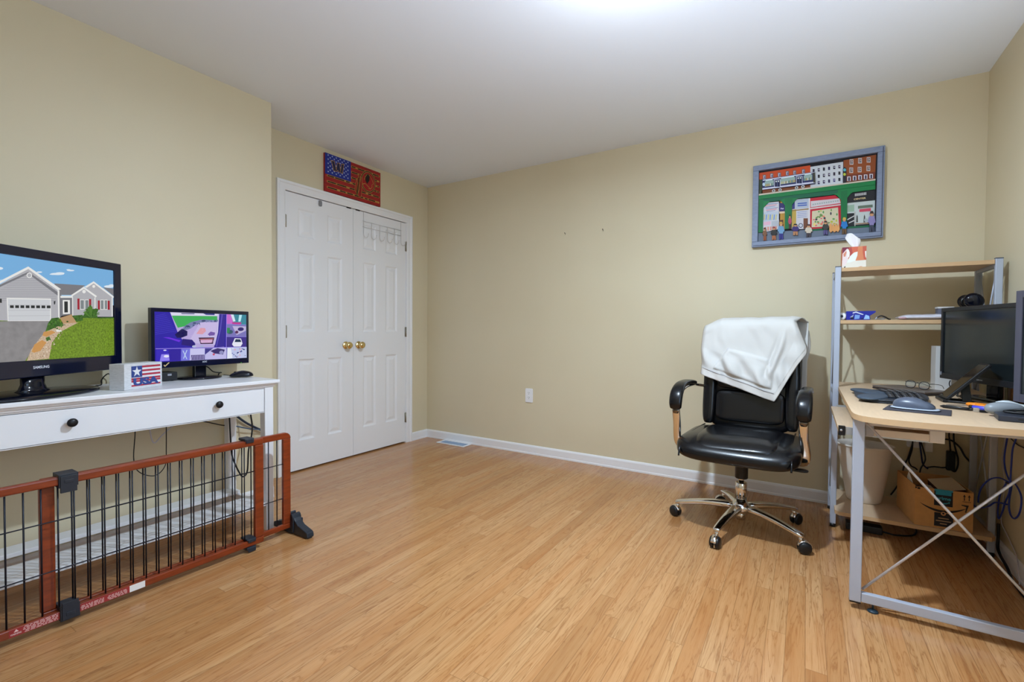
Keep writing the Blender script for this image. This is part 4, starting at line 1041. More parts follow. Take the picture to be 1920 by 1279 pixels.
relief(sh, [(735, 640), (750, 640), (748, 960), (733, 962)], 0.010, 0.015, (226, 222, 226)); flat(sh, rect(678, 850, 725, 960), D + .0008, (110, 62, 32))
flat(sh, disc(648, 925, 24, 12), D + .0006, (60, 64, 80)); flat(sh, disc(648, 925, 17, 12), D + .0008, (200, 202, 212))
relief(sh, [(748, 640), (1020, 606), (1082, 660), (1082, 945), (748, 965)], 0.010, D, (192, 22, 46)); flat(sh, [(756, 670), (1065, 640), (1078, 690), (756, 735)], D + .0003, (208, 200, 206))
for q in range(12): x_ = 775 + q * 24; flat(sh, [(x_, 698 - q * 3.4), (x_ + 15, 696 - q * 3.4), (x_ + 15, 710 - q * 3.4), (x_, 712 - q * 3.4)], D + .0006, (150, 168, 170))
flat(sh, [(752, 742), (1080, 700), (1080, 712), (752, 756)], D + .0006, (214, 206, 206)); flat(sh, [(770, 775), (1050, 735), (1060, 930), (765, 945)], D + .0004, (208, 200, 170))
for q in range(34): x_, y_ = random.uniform(785, 1045), random.uniform(760, 930); flat(sh, disc(x_, y_, random.uniform(7, 16), 6, random.uniform(6, 18)), D + .0006 + q * 0.00002, random.choice([(226, 120, 90), (190, 190, 60), (100, 140, 70), (230, 210, 120), (40, 40, 60), (220, 90, 110), (90, 150, 80)]))
relief(sh, [(748, 965), (1450, 920), (1450, 940), (748, 985)], 0.010, 0.0138, (0, 96, 60))
relief(sh, [(1145, 690), (1450, 660), (1445, 905), (1145, 925)], 0.010, D, (196, 206, 206)); flat(sh, [(1150, 715), (1225, 705), (1225, 780), (1150, 785)], D + .0003, (150, 180, 160)); flat(sh, [(1145, 800), (1225, 795), (1225, 935), (1145, 945)], D + .0005, (20, 22, 26))
for a in ([(1150, 860), (1225, 820), (1225, 830), (1150, 872)], [(1165, 895), (1225, 868), (1225, 880), (1165, 905)]): flat(sh, a, D + .0008, (206, 206, 208))
flat(sh, rect(1228, 780, 1238, 945), D + .0008, (180, 176, 170)); flat(sh, [(1265, 720), (1425, 705), (1425, 735), (1265, 750)], D + .0004, (96, 112, 96)); flat(sh, [(1280, 755), (1405, 742), (1405, 775), (1280, 785)], D + .0005, (206, 70, 96))
for x_, y_ in ((1255, 850), (1335, 850)): flat(sh, [(x_ - 10, y_ + 45), (x_ - 6, y_ - 20), (x_, y_ - 40), (x_ + 8, y_ - 18), (x_ + 10, y_ + 42)], D + .0006, (66, 66, 62))
flat(sh, disc(1352, 870, 20, 12), D + .0007, (170, 180, 186)); flat(sh, [(1240, 905), (1440, 890), (1440, 905), (1240, 915)], D + .0007, (150, 110, 80))
relief(sh, [(1150, 640), (1190, 590), (1450, 548), (1450, 660), (1150, 690)], 0.010, 0.0150, (18, 18, 26))
for q in range(9): x_ = 1232 + q * 14.2; flat(sh, [(x_, 592 - q * 1.8), (x_ + 9, 591 - q * 1.8), (x_ + 9, 618 - q * 1.8), (x_, 620 - q * 1.8)], 0.0153, (196, 196, 200))
cxz = hp(1285, 652); sh.text('CENTER', O_ + X * cxz[0] + Z * cxz[1], X, Z, -Y, 0.0154, 0.0095, paint((226, 204, 150)), width=0.058, bold=0.03)
sh.build('shopfronts', t)
SKIN = (206, 152, 110)
def fig(top, shirt, trouser, x, y0, y1, w, arms=True, hat=None):
    mb = MB(); h = y1 - y0
    relief(mb, [(x - w * .28, y1 - h * .42), (x + w * .28, y1 - h * .42), (x + w * .30, y1), (x + w * .06, y1), (x, y1 - h * .28), (x - w * .06, y1), (x - w * .30, y1)], 0.014, 0.025, trouser)
    relief(mb, [(x - w * .36, y0 + h * .26), (x - w * .15, y0 + h * .2), (x + w * .15, y0 + h * .2), (x + w * .36, y0 + h * .26), (x + w * .5, y0 + h * .52), (x + w * .3, y0 + h * .56), (x + w * .28, y0 + h * .66), (x - w * .28, y0 + h * .66), (x - w * .3, y0 + h * .56), (x - w * .5, y0 + h * .52)], 0.014, 0.027, shirt)
    relief(mb, disc(x, y0 + h * .12, w * .22, 12, h * .12), 0.014, 0.028, SKIN)
    relief(mb, [(x - w * .26, y0 + h * .10), (x - w * .16, y0 - h * .02), (x + w * .16, y0 - h * .02), (x + w * .26, y0 + h * .10)], 0.014, 0.030, hat or (54, 36, 26))
    mb.build('figure', t)
fig(0, (36, 36, 34), (170, 100, 60), 362, 945, 1080, 70, hat=(150, 60, 60)); fig(0, (110, 156, 196), (44, 44, 130), 438, 895, 1075, 76, hat=(190, 150, 70)); fig(0, (120, 80, 52), (150, 78, 36), 265, 955, 1085, 50)
fig(0, (54, 38, 110), (176, 124, 84), 592, 915, 1030, 84, hat=(30, 26, 26)); fig(0, (206, 196, 178), (60, 52, 60), 733, 920, 1055, 82, hat=(70, 40, 36)); fig(0, (50, 52, 48), (84, 76, 130), 915, 885, 1025, 74)
fig(0, (30, 120, 196), (100, 72, 40), 1116, 850, 1022, 76, hat=(206, 180, 70)); fig(0, (140, 132, 184), (60, 66, 86), 1412, 785, 1000, 84, hat=(60, 40, 40)); fig(0, (176, 70, 100), (80, 40, 40), 532, 818, 965, 40)
bn = MB(); relief(bn, [(955, 920), (975, 905), (985, 940), (1000, 905), (1012, 940), (1030, 905), (1042, 940), (1060, 905), (1068, 970), (1048, 1000), (1030, 985), (1010, 1002), (990, 985), (970, 1005), (955, 985)], 0.014, 0.024, (222, 160, 96)); bn.build('bench', t)

# ------------------------------------------------------------------ office chair
CX, CY, CR = 2.866, -0.685, math.radians(-3)
t = thing('office_chair', 'black leather office chair on a chrome five-star base facing the room', 'chair', (CX, CY, 0), CR)
chair = t
LOC = dict(local=True)
angs = [math.radians(188 + 72 * k) for k in range(5)]
hb = MB(M_CHROME); hb.lathe([(0.030, 0.088), (0.046, 0.092), (0.050, 0.110), (0.046, 0.128), (0.034, 0.140), (0.0295, 0.150)], n=32); hb.build('hub', t, **LOC)
cas_dir = [150, 262, 20, 60, 200]
for k, a in enumerate(angs):
    d = V3((math.cos(a), math.sin(a), 0)); s_ = V3((-d.y, d.x, 0))
    sp = MB(M_CHROME)
    prof = [(0.030, 0.116, 0.030, 0.021), (0.10, 0.118, 0.027, 0.018), (0.18, 0.112, 0.023, 0.0155), (0.26, 0.099, 0.020, 0.013), (0.315, 0.087, 0.020, 0.0115), (0.338, 0.082, 0.016, 0.010)]
    n = 16; vs = []
    for r_, z_, w_, h_ in prof:
        for q in range(n):
            th = 2 * PI * q / n
            cw = math.copysign(abs(math.cos(th)) ** 0.7, math.cos(th)); ch = math.copysign(abs(math.sin(th)) ** 0.7, math.sin(th))
            vs.append(d * r_ + s_ * (w_ * cw) + Z * (z_ + h_ * ch))
    fs = [(i * n + q, i * n + (q + 1) % n, (i + 1) * n + (q + 1) % n, (i + 1) * n + q) for i in range(len(prof) - 1) for q in range(n)]
    fs.append([(len(prof) - 1) * n + q for q in range(n)]); fs.append([q for q in range(n)][::-1])
    sp.add(vs, fs, None, True); sp.build('spoke', t, sub=1, **LOC)
    c0 = d * 0.322
    ca = math.radians(cas_dir[k]); cd = V3((math.cos(ca), math.sin(ca), 0)); cs_ = V3((-cd.y, cd.x, 0))
    wc = c0 + cd * 0.016 + Z * 0.0285
    cb = MB(M_CHROME); cb.cyl(c0 + Z * 0.052, c0 + Z * 0.076, 0.007, n=12)
    # hood over the twin wheels
    hv = []; nh = 12
    for i, off in enumerate((-0.012, 0.012)):
        for q in range(nh + 1):
            th = math.radians(20 + 150 * q / nh); hv.append(wc + cs_ * off + (-cd * math.cos(th) + Z * math.sin(th)) * 0.0312)
    hf_ = [(q, q + 1, nh + 1 + q + 1, nh + 1 + q) for q in range(nh)]
    cb.add(hv, hf_, None, True); cb.obox(wc, cd * 0.010, cs_ * 0.003, Z * 0.024)
    co = cb.build('caster', t, solid=0.004, **LOC)
    for sgn in (-1, 1):
        wh = MB(M_BLACK); wh.lathe([(0.010, 0.0), (0.026, 0.001), (0.0285, 0.005), (0.0285, 0.013), (0.025, 0.018), (0.010, 0.020), (0, 0.020)], wc + cs_ * (sgn * 0.0035), cs_ * sgn, n=28); wh.build('wheel', co, **LOC)
gc = MB(M_CHROME); gc.lathe([(0.0285, 0.142), (0.0285, 0.243), (0.026, 0.246)], n=28); gc.cyl((0, 0, 0.245), (0, 0, 0.285), 0.014, n=20)
gc.cyl((0, 0, 0.048), (0, 0, 0.090), 0.022, n=20); gc.build('gas_cylinder', t, **LOC)
gs = MB(M_BLACK); gs.lathe([(0.029, 0.268), (0.032, 0.271), (0.032, 0.372), (0.029, 0.400)], n=28); gs.build('cylinder_cover', t, **LOC)
me_ = MB(M_BLACK); me_.box((-0.075, -0.13, 0.378), (0.075, 0.15, 0.405)); me_.box((-0.20, -0.15, 0.396), (0.20, 0.17, 0.408)); me_.build('tilt_mechanism', t, bevel=0.006, **LOC)
lv = MB(M_BLACK); lv.tube(smooth_path([(-0.06, 0.0, 0.385), (-0.18, -0.03, 0.378), (-0.245, -0.05, 0.376), (-0.285, -0.06, 0.362)], 5), [0.006] * 11 + [0.007] * 5, n=8); lv.build('lever', t, **LOC)
lv = MB(M_BLACK); lv.sup((0.255, -0.13, 0.389), (0.055, 0.022, 0.007), 0.6, 0.6, nu=20, nv=8); lv.tube([(0.05, -0.06, 0.387), (0.21, -0.12, 0.388)], 0.006, n=8); lv.build('lever', t, label='flat paddle lever under the right of the seat', **LOC)
cl = MB(M_CORD); cl.tube(smooth_path([(-0.05, -0.02, 0.382), (-0.07, -0.03, 0.358), (-0.115, -0.035, 0.338), (-0.16, -0.03, 0.352), (-0.155, -0.02, 0.385)], 7), 0.0024, n=8); cl.build('loop_cord', t, **LOC)
# seat
st = MB(M_LEATHER)
def seatfn(p):
    f = max(0.0, -(p.y + 0.05) / 0.22)
    z = p.z - 0.030 * f ** 2.2
    side = abs(p.x) / 0.285
    if p.z > 0: z += 0.012 * max(0, side - 0.55) - 0.004 * math.cos(p.x * 9) * (1 if p.y > -0.2 else 0.4)
    return (p.x * (1 + 0.03 * f), p.y, z)
st.sup((0, -0.035, 0.456), (0.283, 0.265, 0.064), 0.75, 0.38, nu=64, nv=30, fn=seatfn)
st.build('seat', t, **LOC)
sc_ = MB(M_LEATHER)
def seatc(p):
    f = max(0.0, -(p.y + 0.06) / 0.19)
    dip = -0.006 * math.exp(-((p.y - 0.06) / 0.012) ** 2)
    return (p.x * (1 - 0.05 * f), p.y, p.z - 0.036 * f ** 2.2 + (dip if p.z > 0 else 0) + (0.004 * math.sin(p.x * 14) * f if p.z > 0 else 0))
sc_.sup((0, -0.045, 0.494), (0.205, 0.232, 0.036), 0.8, 0.32, nu=56, nv=22, fn=seatc)
sc_.build('seat_cushion', t, **LOC)
for sx_ in (-1, 1):
    pi_ = MB(M_LEATHER); pi_.tube(smooth_path([(sx_ * 0.232, 0.19, 0.502), (sx_ * 0.236, 0.05, 0.503), (sx_ * 0.240, -0.10, 0.500), (sx_ * 0.245, -0.20, 0.484), (sx_ * 0.250, -0.268, 0.452), (sx_ * 0.250, -0.292, 0.412)], 6), 0.0045, n=8); pi_.build('seat_piping', t, **LOC)
# backrest
BYA, BZ0 = 0.185, 0.50
def back_y(z): return BYA + (z - BZ0) * 0.17
bs = MB(M_LEATHER)
def bshell(p):
    z = p.z + 0.80
    wv = 1.0 if z < 0.95 else 1.0 - 0.10 * ((z - 0.95) / 0.17) ** 2
    return (p.x * wv, p.y + back_y(z) + 0.055 - 0.012 * (1 - (p.x / 0.25) ** 2), z)
bs.sup((0, 0, 0), (0.250, 0.042, 0.318), 0.42, 0.45, nu=56, nv=36, fn=bshell); bs.build('backrest', t, **LOC)
bp_ = MB(M_LEATHER)
for z0_, z1_, d_ in ((0.535, 0.715, 0.030), (0.718, 0.905, 0.028), (0.908, 1.095, 0.026)):
    zc, hz_ = (z0_ + z1_) / 2, (z1_ - z0_) / 2
    bp_.sup((0, 0, 0), (0.178, d_, hz_), 0.32, 0.34, nu=44, nv=20, fn=lambda p, zc=zc: (p.x, p.y + back_y(p.z + zc) + 0.012, p.z + zc))
bp_.build('back_cushion', t, **LOC)
for sx_ in (-1, 1):
    bo = MB(M_LEATHER); bo.sup((0, 0, 0), (0.037, 0.034, 0.29), 0.4, 0.7, nu=24, nv=28, fn=lambda p, sx_=sx_: (p.x + sx_ * (0.214 - 0.016 * max(0, (p.z) / 0.29)), p.y + back_y(p.z + 0.80) + 0.012, p.z + 0.80)); bo.build('back_bolster', t, **LOC)
spn = MB(M_BLACK); spn.tube(smooth_path([(0, 0.10, 0.392), (0, 0.235, 0.398), (0, 0.285, 0.45), (0, 0.30, 0.60)], 6), 0.024, n=12); spn.build('back_bracket', t, **LOC)
for sx_ in (-1, 1):
    armx = 0.302
    fr = MB(M_CHROME)
    armx = 0.290
    path = smooth_path([(sx_ * 0.215, -0.06, 0.402), (sx_ * 0.278, -0.085, 0.408), (sx_ * 0.298, -0.135, 0.455), (sx_ * armx, -0.185, 0.56), (sx_ * armx, -0.205, 0.645), (sx_ * armx, -0.175, 0.715), (sx_ * armx, -0.06, 0.742), (sx_ * armx, 0.08, 0.742), (sx_ * 0.292, 0.165, 0.735), (sx_ * 0.250, 0.215, 0.725)], 6)
    # flat chrome band
    n = len(path); vs = []
    for i, p in enumerate(path):
        tg = (path[min(i + 1, n - 1)] - path[max(i - 1, 0)]).normalized()
        a = V3((1, 0, 0)) - tg * tg.x; a = a.normalized() if a.length > 0.3 else V3((0, 1, 0)); b_ = tg.cross(a)
        for q in range(10):
            th = 2 * PI * q / 10; vs.append(p + a * (0.020 * math.copysign(abs(math.cos(th)) ** 0.5, math.cos(th))) + b_ * (0.008 * math.copysign(abs(math.sin(th)) ** 0.6, math.sin(th))))
    fs = [(i * 10 + q, i * 10 + (q + 1) % 10, (i + 1) * 10 + (q + 1) % 10, (i + 1) * 10 + q) for i in range(n - 1) for q in range(10)] + [list(range(10))[::-1], [(n - 1) * 10 + q for q in range(10)]]
    fr.add(vs, fs, None, True)
    arm = fr.build('armrest', t, **LOC)
    pad = MB(M_LEATHER)
    pth = smooth_path([(sx_ * armx, -0.212, 0.640), (sx_ * armx, -0.218, 0.672), (sx_ * armx, -0.195, 0.722), (sx_ * armx, -0.13, 0.757), (sx_ * armx, -0.04, 0.766), (sx_ * armx, 0.06, 0.760), (sx_ * (armx - 0.004), 0.13, 0.750)], 6)
    n = len(pth); vs = []
    for i, p in enumerate(pth):
        tg = (pth[min(i + 1, n - 1)] - pth[max(i - 1, 0)]).normalized(); a = V3((1, 0, 0)); b_ = tg.cross(a).normalized()
        e_ = min(1.0, 0.72 + 0.28 * math.sin(PI * min(1, i / (n - 1) * 1.4 + 0.12))); e_ = e_ if i not in (0, n - 1) else 0.55
        for q in range(18):
            th = 2 * PI * q / 18; vs.append(p + a * (0.034 * e_ * math.copysign(abs(math.cos(th)) ** 0.75, math.cos(th))) + b_ * (0.019 * e_ * math.copysign(abs(math.sin(th)) ** 0.75, math.sin(th))))
    fs = [(i * 18 + q, i * 18 + (q + 1) % 18, (i + 1) * 18 + (q + 1) % 18, (i + 1) * 18 + q) for i in range(n - 1) for q in range(18)] + [list(range(18))[::-1], [(n - 1) * 18 + q for q in range(18)]]
    pad.add(vs, fs, None, True); pad.build('arm_pad', arm, sub=1, **LOC)
    cf = MB(mat('dark_chrome_band', (120, 112, 104), 0.2, 1.0)); cf.lathe([(0.019, -0.012), (0.020, 0.0), (0.019, 0.012)], (sx_ * armx, -0.204, 0.628), (0, -0.25, 1), sx=1, sy=0.62, xdir=X, n=24); cf.build('collar', arm, **LOC)

# ------------------------------------------------------------------ sweatshirt draped over the chair
M_FLEECE = mat('off_white_fleece', (202, 200, 196), 0.95, bump=0.35, bump_scale=420)
M_RIB = mat('off_white_ribbing', (196, 191, 185), 0.95, bump=0.3, bump_scale=300)
t = thing('sweatshirt', 'off-white hooded sweatshirt draped over the office chair backrest', 'sweatshirt', (CX, CY, 0), CR)
ZT = 1.122
def zfront(u):
    if u < 0.50: return 0.800 + (u + 1) / 1.5 * (-0.128)
    return 0.672 + (u - 0.50) / 0.5 * 0.265
def zback(u): return 0.74 - 0.05 * u + 0.02 * math.sin(5 * u)
PKT = [(-0.70, 0.845), (-0.42, 0.955), (0.36, 0.900), (0.47, 0.800), (0.44, 0.735), (-0.72, 0.835)]
def inpoly(x, y, P):
    c = False; n = len(P)
    for i in range(n):
        x0_, y0_ = P[i]; x1_, y1_ = P[(i + 1) % n]
        if (y0_ > y) != (y1_ > y) and x < (x1_ - x0_) * (y - y0_) / (y1_ - y0_) + x0_: c = not c
    return c
def edged(x, y, P):
    best = 9
    for i in range(len(P)):
        a, b_ = V3((P[i][0] * 0.26, P[i][1], 0)), V3((P[(i + 1) % len(P)][0] * 0.26, P[(i + 1) % len(P)][1], 0)); p = V3((x * 0.26, y, 0))
        ab = b_ - a; k = max(0, min(1, (p - a).dot(ab) / ab.dot(ab))); best = min(best, (p - (a + ab * k)).length)
    return best
FRONT_OFF = -0.052
def cloth(a, b_):
    u = -1 + 2 * a
    top = ZT - 0.042 * max(0, -u - 0.62) / 0.38 - 0.010 * max(0, u - 0.8) / 0.2 - 0.004 * (1 - u)
    hw = 0.262
    zf, zb = zfront(u), zback(u)
    yt0, yt1 = back_y(top) + FRONT_OFF + 0.02, back_y(top) + 0.11
    lf, lt_, lb_ = top - zf, 0.13, top - zb
    s_ = b_ * (lf + lt_ + lb_)
    ff = 0.0
    if s_ < lf:
        z = zf + s_; y = back_y(z) + FRONT_OFF
        rr_ = 0.035
        if z > top - rr_:
            k = (z - (top - rr_)) / rr_; y += 0.02 * k * k
        # folds on the front
        fd = u - 0.50 - (z - 0.90) * 1.15
        f1 = (0.018 * math.exp(-(fd / 0.05) ** 2) - 0.010 * math.exp(-((fd + 0.10) / 0.05) ** 2)) * max(0, min(1, (1.09 - z) / 0.14)) * max(0, min(1, (z - 0.78) / 0.06))
        f2 = 0.014 * noise.noise(V3((u * 2.2 + z * 2.0, z * 5.0, 1.7))) + 0.007 * noise.noise(V3((u * 6.0 + z * 6, z * 9, 4.2)))
        f3 = 0.0
        if 0 < z - zf < 0.20:
            w_ = math.sin(PI * min(1, (z - zf) / 0.16)); f3 = 0.011 * w_ * math.sin(u * 15 + z * 22 + 1.5 * noise.noise(V3((u * 4, z * 6, 8))))
        pk = 0.0
        if inpoly(u, z, PKT): pk = 0.015 * min(1, edged(u, z, PKT) / 0.010) + 0.008 * math.sin(u * 13 + z * 30) * min(1, edged(u, z, PKT) / 0.03)
        hem = 0.004 if z - zf > 0.040 else 0.0
        sag = 0.006 * max(0, 1 - (z - zf) / 0.05)
        tp = max(0, min(1, (top - z) / 0.05)); y -= (f1 + f2 + f3 + pk + hem + sag) * tp + 0.012
        x = hw * u * (1 + 0.015 * math.sin(z * 21) * abs(u))
        if u > 0: x -= 0.048 * u ** 3 * max(0, min(1, (z - 0.96) / 0.15)) - 0.008 * u ** 3
        if u < -0.9: y += 0.03 * ((-u - 0.9) / 0.1) ** 2
        if u > 0.9: y += 0.03 * ((u - 0.9) / 0.1) ** 2
    elif s_ < lf + lt_:
        k = (s_ - lf) / lt_; z = top + 0.016 * math.sin(PI * k); y = (back_y(top) + FRONT_OFF + 0.02 - 0.012) * (1 - k) + yt1 * k; x = hw * u
        if abs(u) > 0.9: y += 0.03 * ((abs(u) - 0.9) / 0.1) ** 2 * (1 - k) ** 2
        if u > 0: x -= 0.040 * u ** 3 * (1 - k)
        z += 0.004 * noise.noise(V3((u * 4, k * 2, 9)))
    else:
        z = top - (s_ - lf - lt_); y = back_y(z) + 0.11 + 0.012 + 0.010 * noise.noise(V3((u * 3, z * 4, 7))) + 0.008 * math.sin(u * 10); x = hw * u * 1.03
    return V3((x, y, z))
cb_ = MB(M_FLEECE)
nu_, nv_ = 110, 150
cb_.grid(cloth, nu_, nv_)
# ribbed hem band along the front edge
k0 = cb_.idx(M_RIB)
for fi, f in enumerate(cb_.f):
    j = fi // nu_; i = fi % nu_; u = -1 + 2 * (i + 0.5) / nu_
    tot = (ZT - zfront(u)) + 0.13 + (ZT - zback(u))
    if (j + 0.5) / nv_ * tot < 0.040: cb_.mi[fi] = k0
o = cb_.build('body', t, solid=0.006, **LOC)
sl = MB(M_FLEECE)
def sleeve(a, b_):
    th = 2 * PI * a; z = 1.06 - 0.40 * b_; r_ = 0.050 - 0.012 * b_
    return V3((0.225 + r_ * 0.9 * math.cos(th) + 0.012 * math.sin(b_ * 7), back_y(z) + 0.150 + r_ * 0.42 * math.sin(th) * (1 + 0.25 * noise.noise(V3((th, b_ * 5, 0)))), z))
sl.grid(sleeve, 24, 30); sl.build('sleeve', t, solid=0.005, **LOC)
sl = MB(M_FLEECE)
def sleeve2(a, b_):
    th = 2 * PI * a; z = 1.04 - 0.34 * b_; r_ = 0.050 - 0.012 * b_
    return V3((-0.225 - 0.012 * b_ + r_ * 0.9 * math.cos(th), back_y(z) + 0.150 + r_ * 0.42 * math.sin(th) * (1 + 0.25 * noise.noise(V3((th, b_ * 5, 3)))), z))
sl.grid(sleeve2, 24, 30); sl.build('sleeve', t, solid=0.005, **LOC)
sm_ = MB(mat('sweatshirt_seam', (180, 180, 186), 0.95))
def onfront(u, z, off=0.014): 
    b0, b1 = 0.0, (ZT - zfront(u)) / ((ZT - zfront(u)) + 0.13 + (ZT - zback(u)))
    for _ in range(24):
        m_ = (b0 + b1) / 2
        if cloth((u + 1) / 2, m_).z < z: b0 = m_
        else: b1 = m_
    p = cloth((u + 1) / 2, b0); return V3((p.x, p.y - 0.0032, p.z))
for a, c in ((0, 1), (1, 2), (2, 3)):
    P0, P1 = PKT[a], PKT[c]
    sm_.tube([onfront(P0[0] + (P1[0] - P0[0]) * k / 14, P0[1] + (P1[1] - P0[1]) * k / 14) for k in range(15)], 0.0016, n=6)
sm_.tube([onfront(-0.97 + 1.46 * k / 40, zfront(-0.97 + 1.46 * k / 40) + 0.042) for k in range(41)], 0.0016, n=6)
sm_.build('pocket_seam', t, **LOC)
# ------------------------------------------------------------------ computer desk with shelf tower
def beech():
    m = mat('pale_beech_laminate', (204, 176, 145), 0.42, noise_amt=0.05, noise_scale=9, stretch=(14, 1.2, 14)); return m
M_BEECH = beech()
M_EDGE = mat('beech_edge_band', (200, 166, 126), 0.45)
t = thing('computer_desk', 'pale beech computer desk with grey metal shelf tower in the back right corner', 'desk', (3.60, -0.75, 0))
DT = 0.760
def slab(mb, poly, z0, z1):
    """board with a separate edge band tone"""
    n = len(poly)
    area = sum(poly[i][0] * poly[(i + 1) % n][1] - poly[(i + 1) % n][0] * poly[i][1] for i in range(n))
    if area < 0: poly = poly[::-1]
    vs = [(x_, y_, z0) for x_, y_ in poly] + [(x_, y_, z1) for x_, y_ in poly]
    mb.add(vs, [list(range(n))[::-1], [n + i for i in range(n)]], M_BEECH)
    mb.add(vs, [(i, (i + 1) % n, n + (i + 1) % n, n + i) for i in range(n)], M_EDGE)
front = smooth_path([(3.293, -1.33, 0), (3.300, -1.392, 0), (3.330, -1.440, 0), (3.425, -1.466, 0), (3.53, -1.466, 0), (3.66, -1.452, 0), (3.78, -1.436, 0), (3.925, -1.415, 0)], 4)
dk = MB(); slab(dk, [(3.925, -0.382), (3.297, -0.382)] + [(p.x, p.y) for p in front], DT - 0.020, DT); dk.build('desktop', t, bevel=0.002)
PL, PR, PF, PB = 3.286, 3.902, -0.390, -0.085
def post(x, y, z0, z1, w=0.027, d=0.022):
    mb = MB(M_STEELGREY); mb.box((x - w / 2, y - d / 2, z0), (x + w / 2, y + d / 2, z1)); mb.build('post', t, bevel=0.003)
    f = MB(M_BLACK); f.cyl((x, y, 0), (x, y, z0 + 0.001), 0.014, n=16); f.build('foot', t)
    c = MB(mat('dark_grey_cap', (70, 76, 90), 0.5)); c.box((x - w / 2, y - d / 2, z1), (x + w / 2, y + d / 2, z1 + 0.004)); c.build('post_cap', t)
for x_ in (PL, PR):
    for y_ in (PF, PB): post(x_, y_, 0.018, 1.400)
for x_ in (PL, PR):
    for z_ in (1.362, 0.708, 0.092):
        mb = MB(M_STEELGREY); mb.box((x_ - 0.010, PF + 0.0112, z_), (x_ + 0.010, PB - 0.0112, z_ + 0.026)); mb.build('side_rail', t, bevel=0.002)
    for z0_, z1_ in ((0.74, 1.36), (0.13, 0.70)):
        for ya_, yb_ in ((PF + 0.012, PB - 0.012), (PB - 0.012, PF + 0.012)):
            mb = MB(M_STEELGREY); off = 0.004 if ya_ < yb_ else -0.004
            mb.tube([(x_ + off, ya_, z0_ + 0.01), (x_ + off, yb_, z1_ - 0.01)], 0.0035, n=8); mb.build('side_brace', t)
for z0_, z1_, nm in ((1.376, 1.395, 'top_shelf'), (1.098, 1.117, 'middle_shelf')):
    mb = MB(); slab(mb, [(PL + 0.0145, PF - 0.006), (PR - 0.0145, PF - 0.006), (PR - 0.0145, PB + 0.012), (PL + 0.0145, PB + 0.012)], z0_, z1_); mb.build(nm, t, bevel=0.001)
mb = MB(); slab(mb, [(PL + 0.0145, PF + 0.010), (PR - 0.0145, PF + 0.010), (PR - 0.0145, PB + 0.012), (PL + 0.0145, PB + 0.012)], DT - 0.020, DT - 0.0004); mb.build('rear_shelf', t, bevel=0.001)
lo = []
r_ = 0.03
for cx_, cy_, a0 in ((PR - 0.046 + 0.028, -0.500 + r_, -90), (PL + 0.028, -0.500 + r_, 180)):
    for k in range(5): a = math.radians(a0 + 90 * k / 4); lo.append((cx_ + r_ * math.cos(a) - (0 if a0 == -90 else 0), cy_ + r_ * math.sin(a)))
lo = [(PL + 0.0145, -0.075), (PR - 0.0145, -0.075)] + [(PR - 0.0145, -0.37), (PR - 0.005, -0.408), (PR - 0.006, -0.475), (PR - 0.022, -0.498)] + [(3.60, -0.503), (PL + 0.022, -0.503), (PL + 0.004, -0.482), (PL + 0.004, -0.408), (PL + 0.0145, -0.37)]
mb = MB(); slab(mb, lo, 0.101, 0.120); mb.build('lower_shelf', t, bevel=0.0015)
# front end frame: leg, foot rail, cross braces
FX0, FY = 3.322, -1.255
lg = MB(M_STEELGREY); lg.box((FX0 - 0.018, FY - 0.013, 0.028), (FX0 + 0.018, FY + 0.013, DT - 0.0205)); lg.build('leg', t, bevel=0.003)
pc = MB(M_BLACK); pc.box((FX0 - 0.0175, FY - 0.0125, 0.0235), (FX0 + 0.0175, FY + 0.0125, 0.0282)); pc.build('leg_cap', t)
lg = MB(M_STEELGREY); lg.box((3.895 - 0.018, FY - 0.013, 0.028), (3.895 + 0.018, FY + 0.013, DT - 0.0205)); lg.build('leg', t, bevel=0.003)
rl = MB(M_STEELGREY); rl.box((FX0 + 0.0182, FY - 0.011, 0.030), (3.895 - 0.0182, FY + 0.011, 0.066)); rl.build('foot_rail', t, bevel=0.003)
ub = MB(mat('grey_primed_steel', (186, 184, 186), 0.5)); ub.box((FX0 + 0.0182, FY - 0.009, DT - 0.058), (3.895 - 0.0182, FY + 0.009, DT - 0.0205)); ub.build('upper_rail', t, bevel=0.002)
for x_ in (FX0 + 0.055, 3.84):
    pd = MB(mat('dark_teal_glide', (32, 50, 62), 0.4)); pd.lathe([(0.017, 0.0), (0.0175, 0.004), (0.013, 0.008), (0.005, 0.010)], (x_, FY, 0), n=24); pd.cyl((x_, FY, 0.008), (x_, FY, 0.0305), 0.0035, n=10); pd.build('leveling_foot', t)
for (z0_, z1_, off) in ((0.074, 0.712, 0.006), (0.712, 0.068, -0.006)):
    cbm = MB(mat('pale_grey_rod', (205, 204, 210), 0.35, 0.3)); cbm.tube([(FX0 + 0.022, FY + off, z0_), (3.873, FY + off, z1_)], 0.0045, n=10); cbm.build('cross_brace', t)
for z_, rot in ((0.745, 0),):
    sr = MB(M_STEELGREY); sr.box((3.309, -1.24, DT - 0.052), (3.325, PF - 0.014, DT - 0.0205)); sr.build('side_rail', t, bevel=0.002)
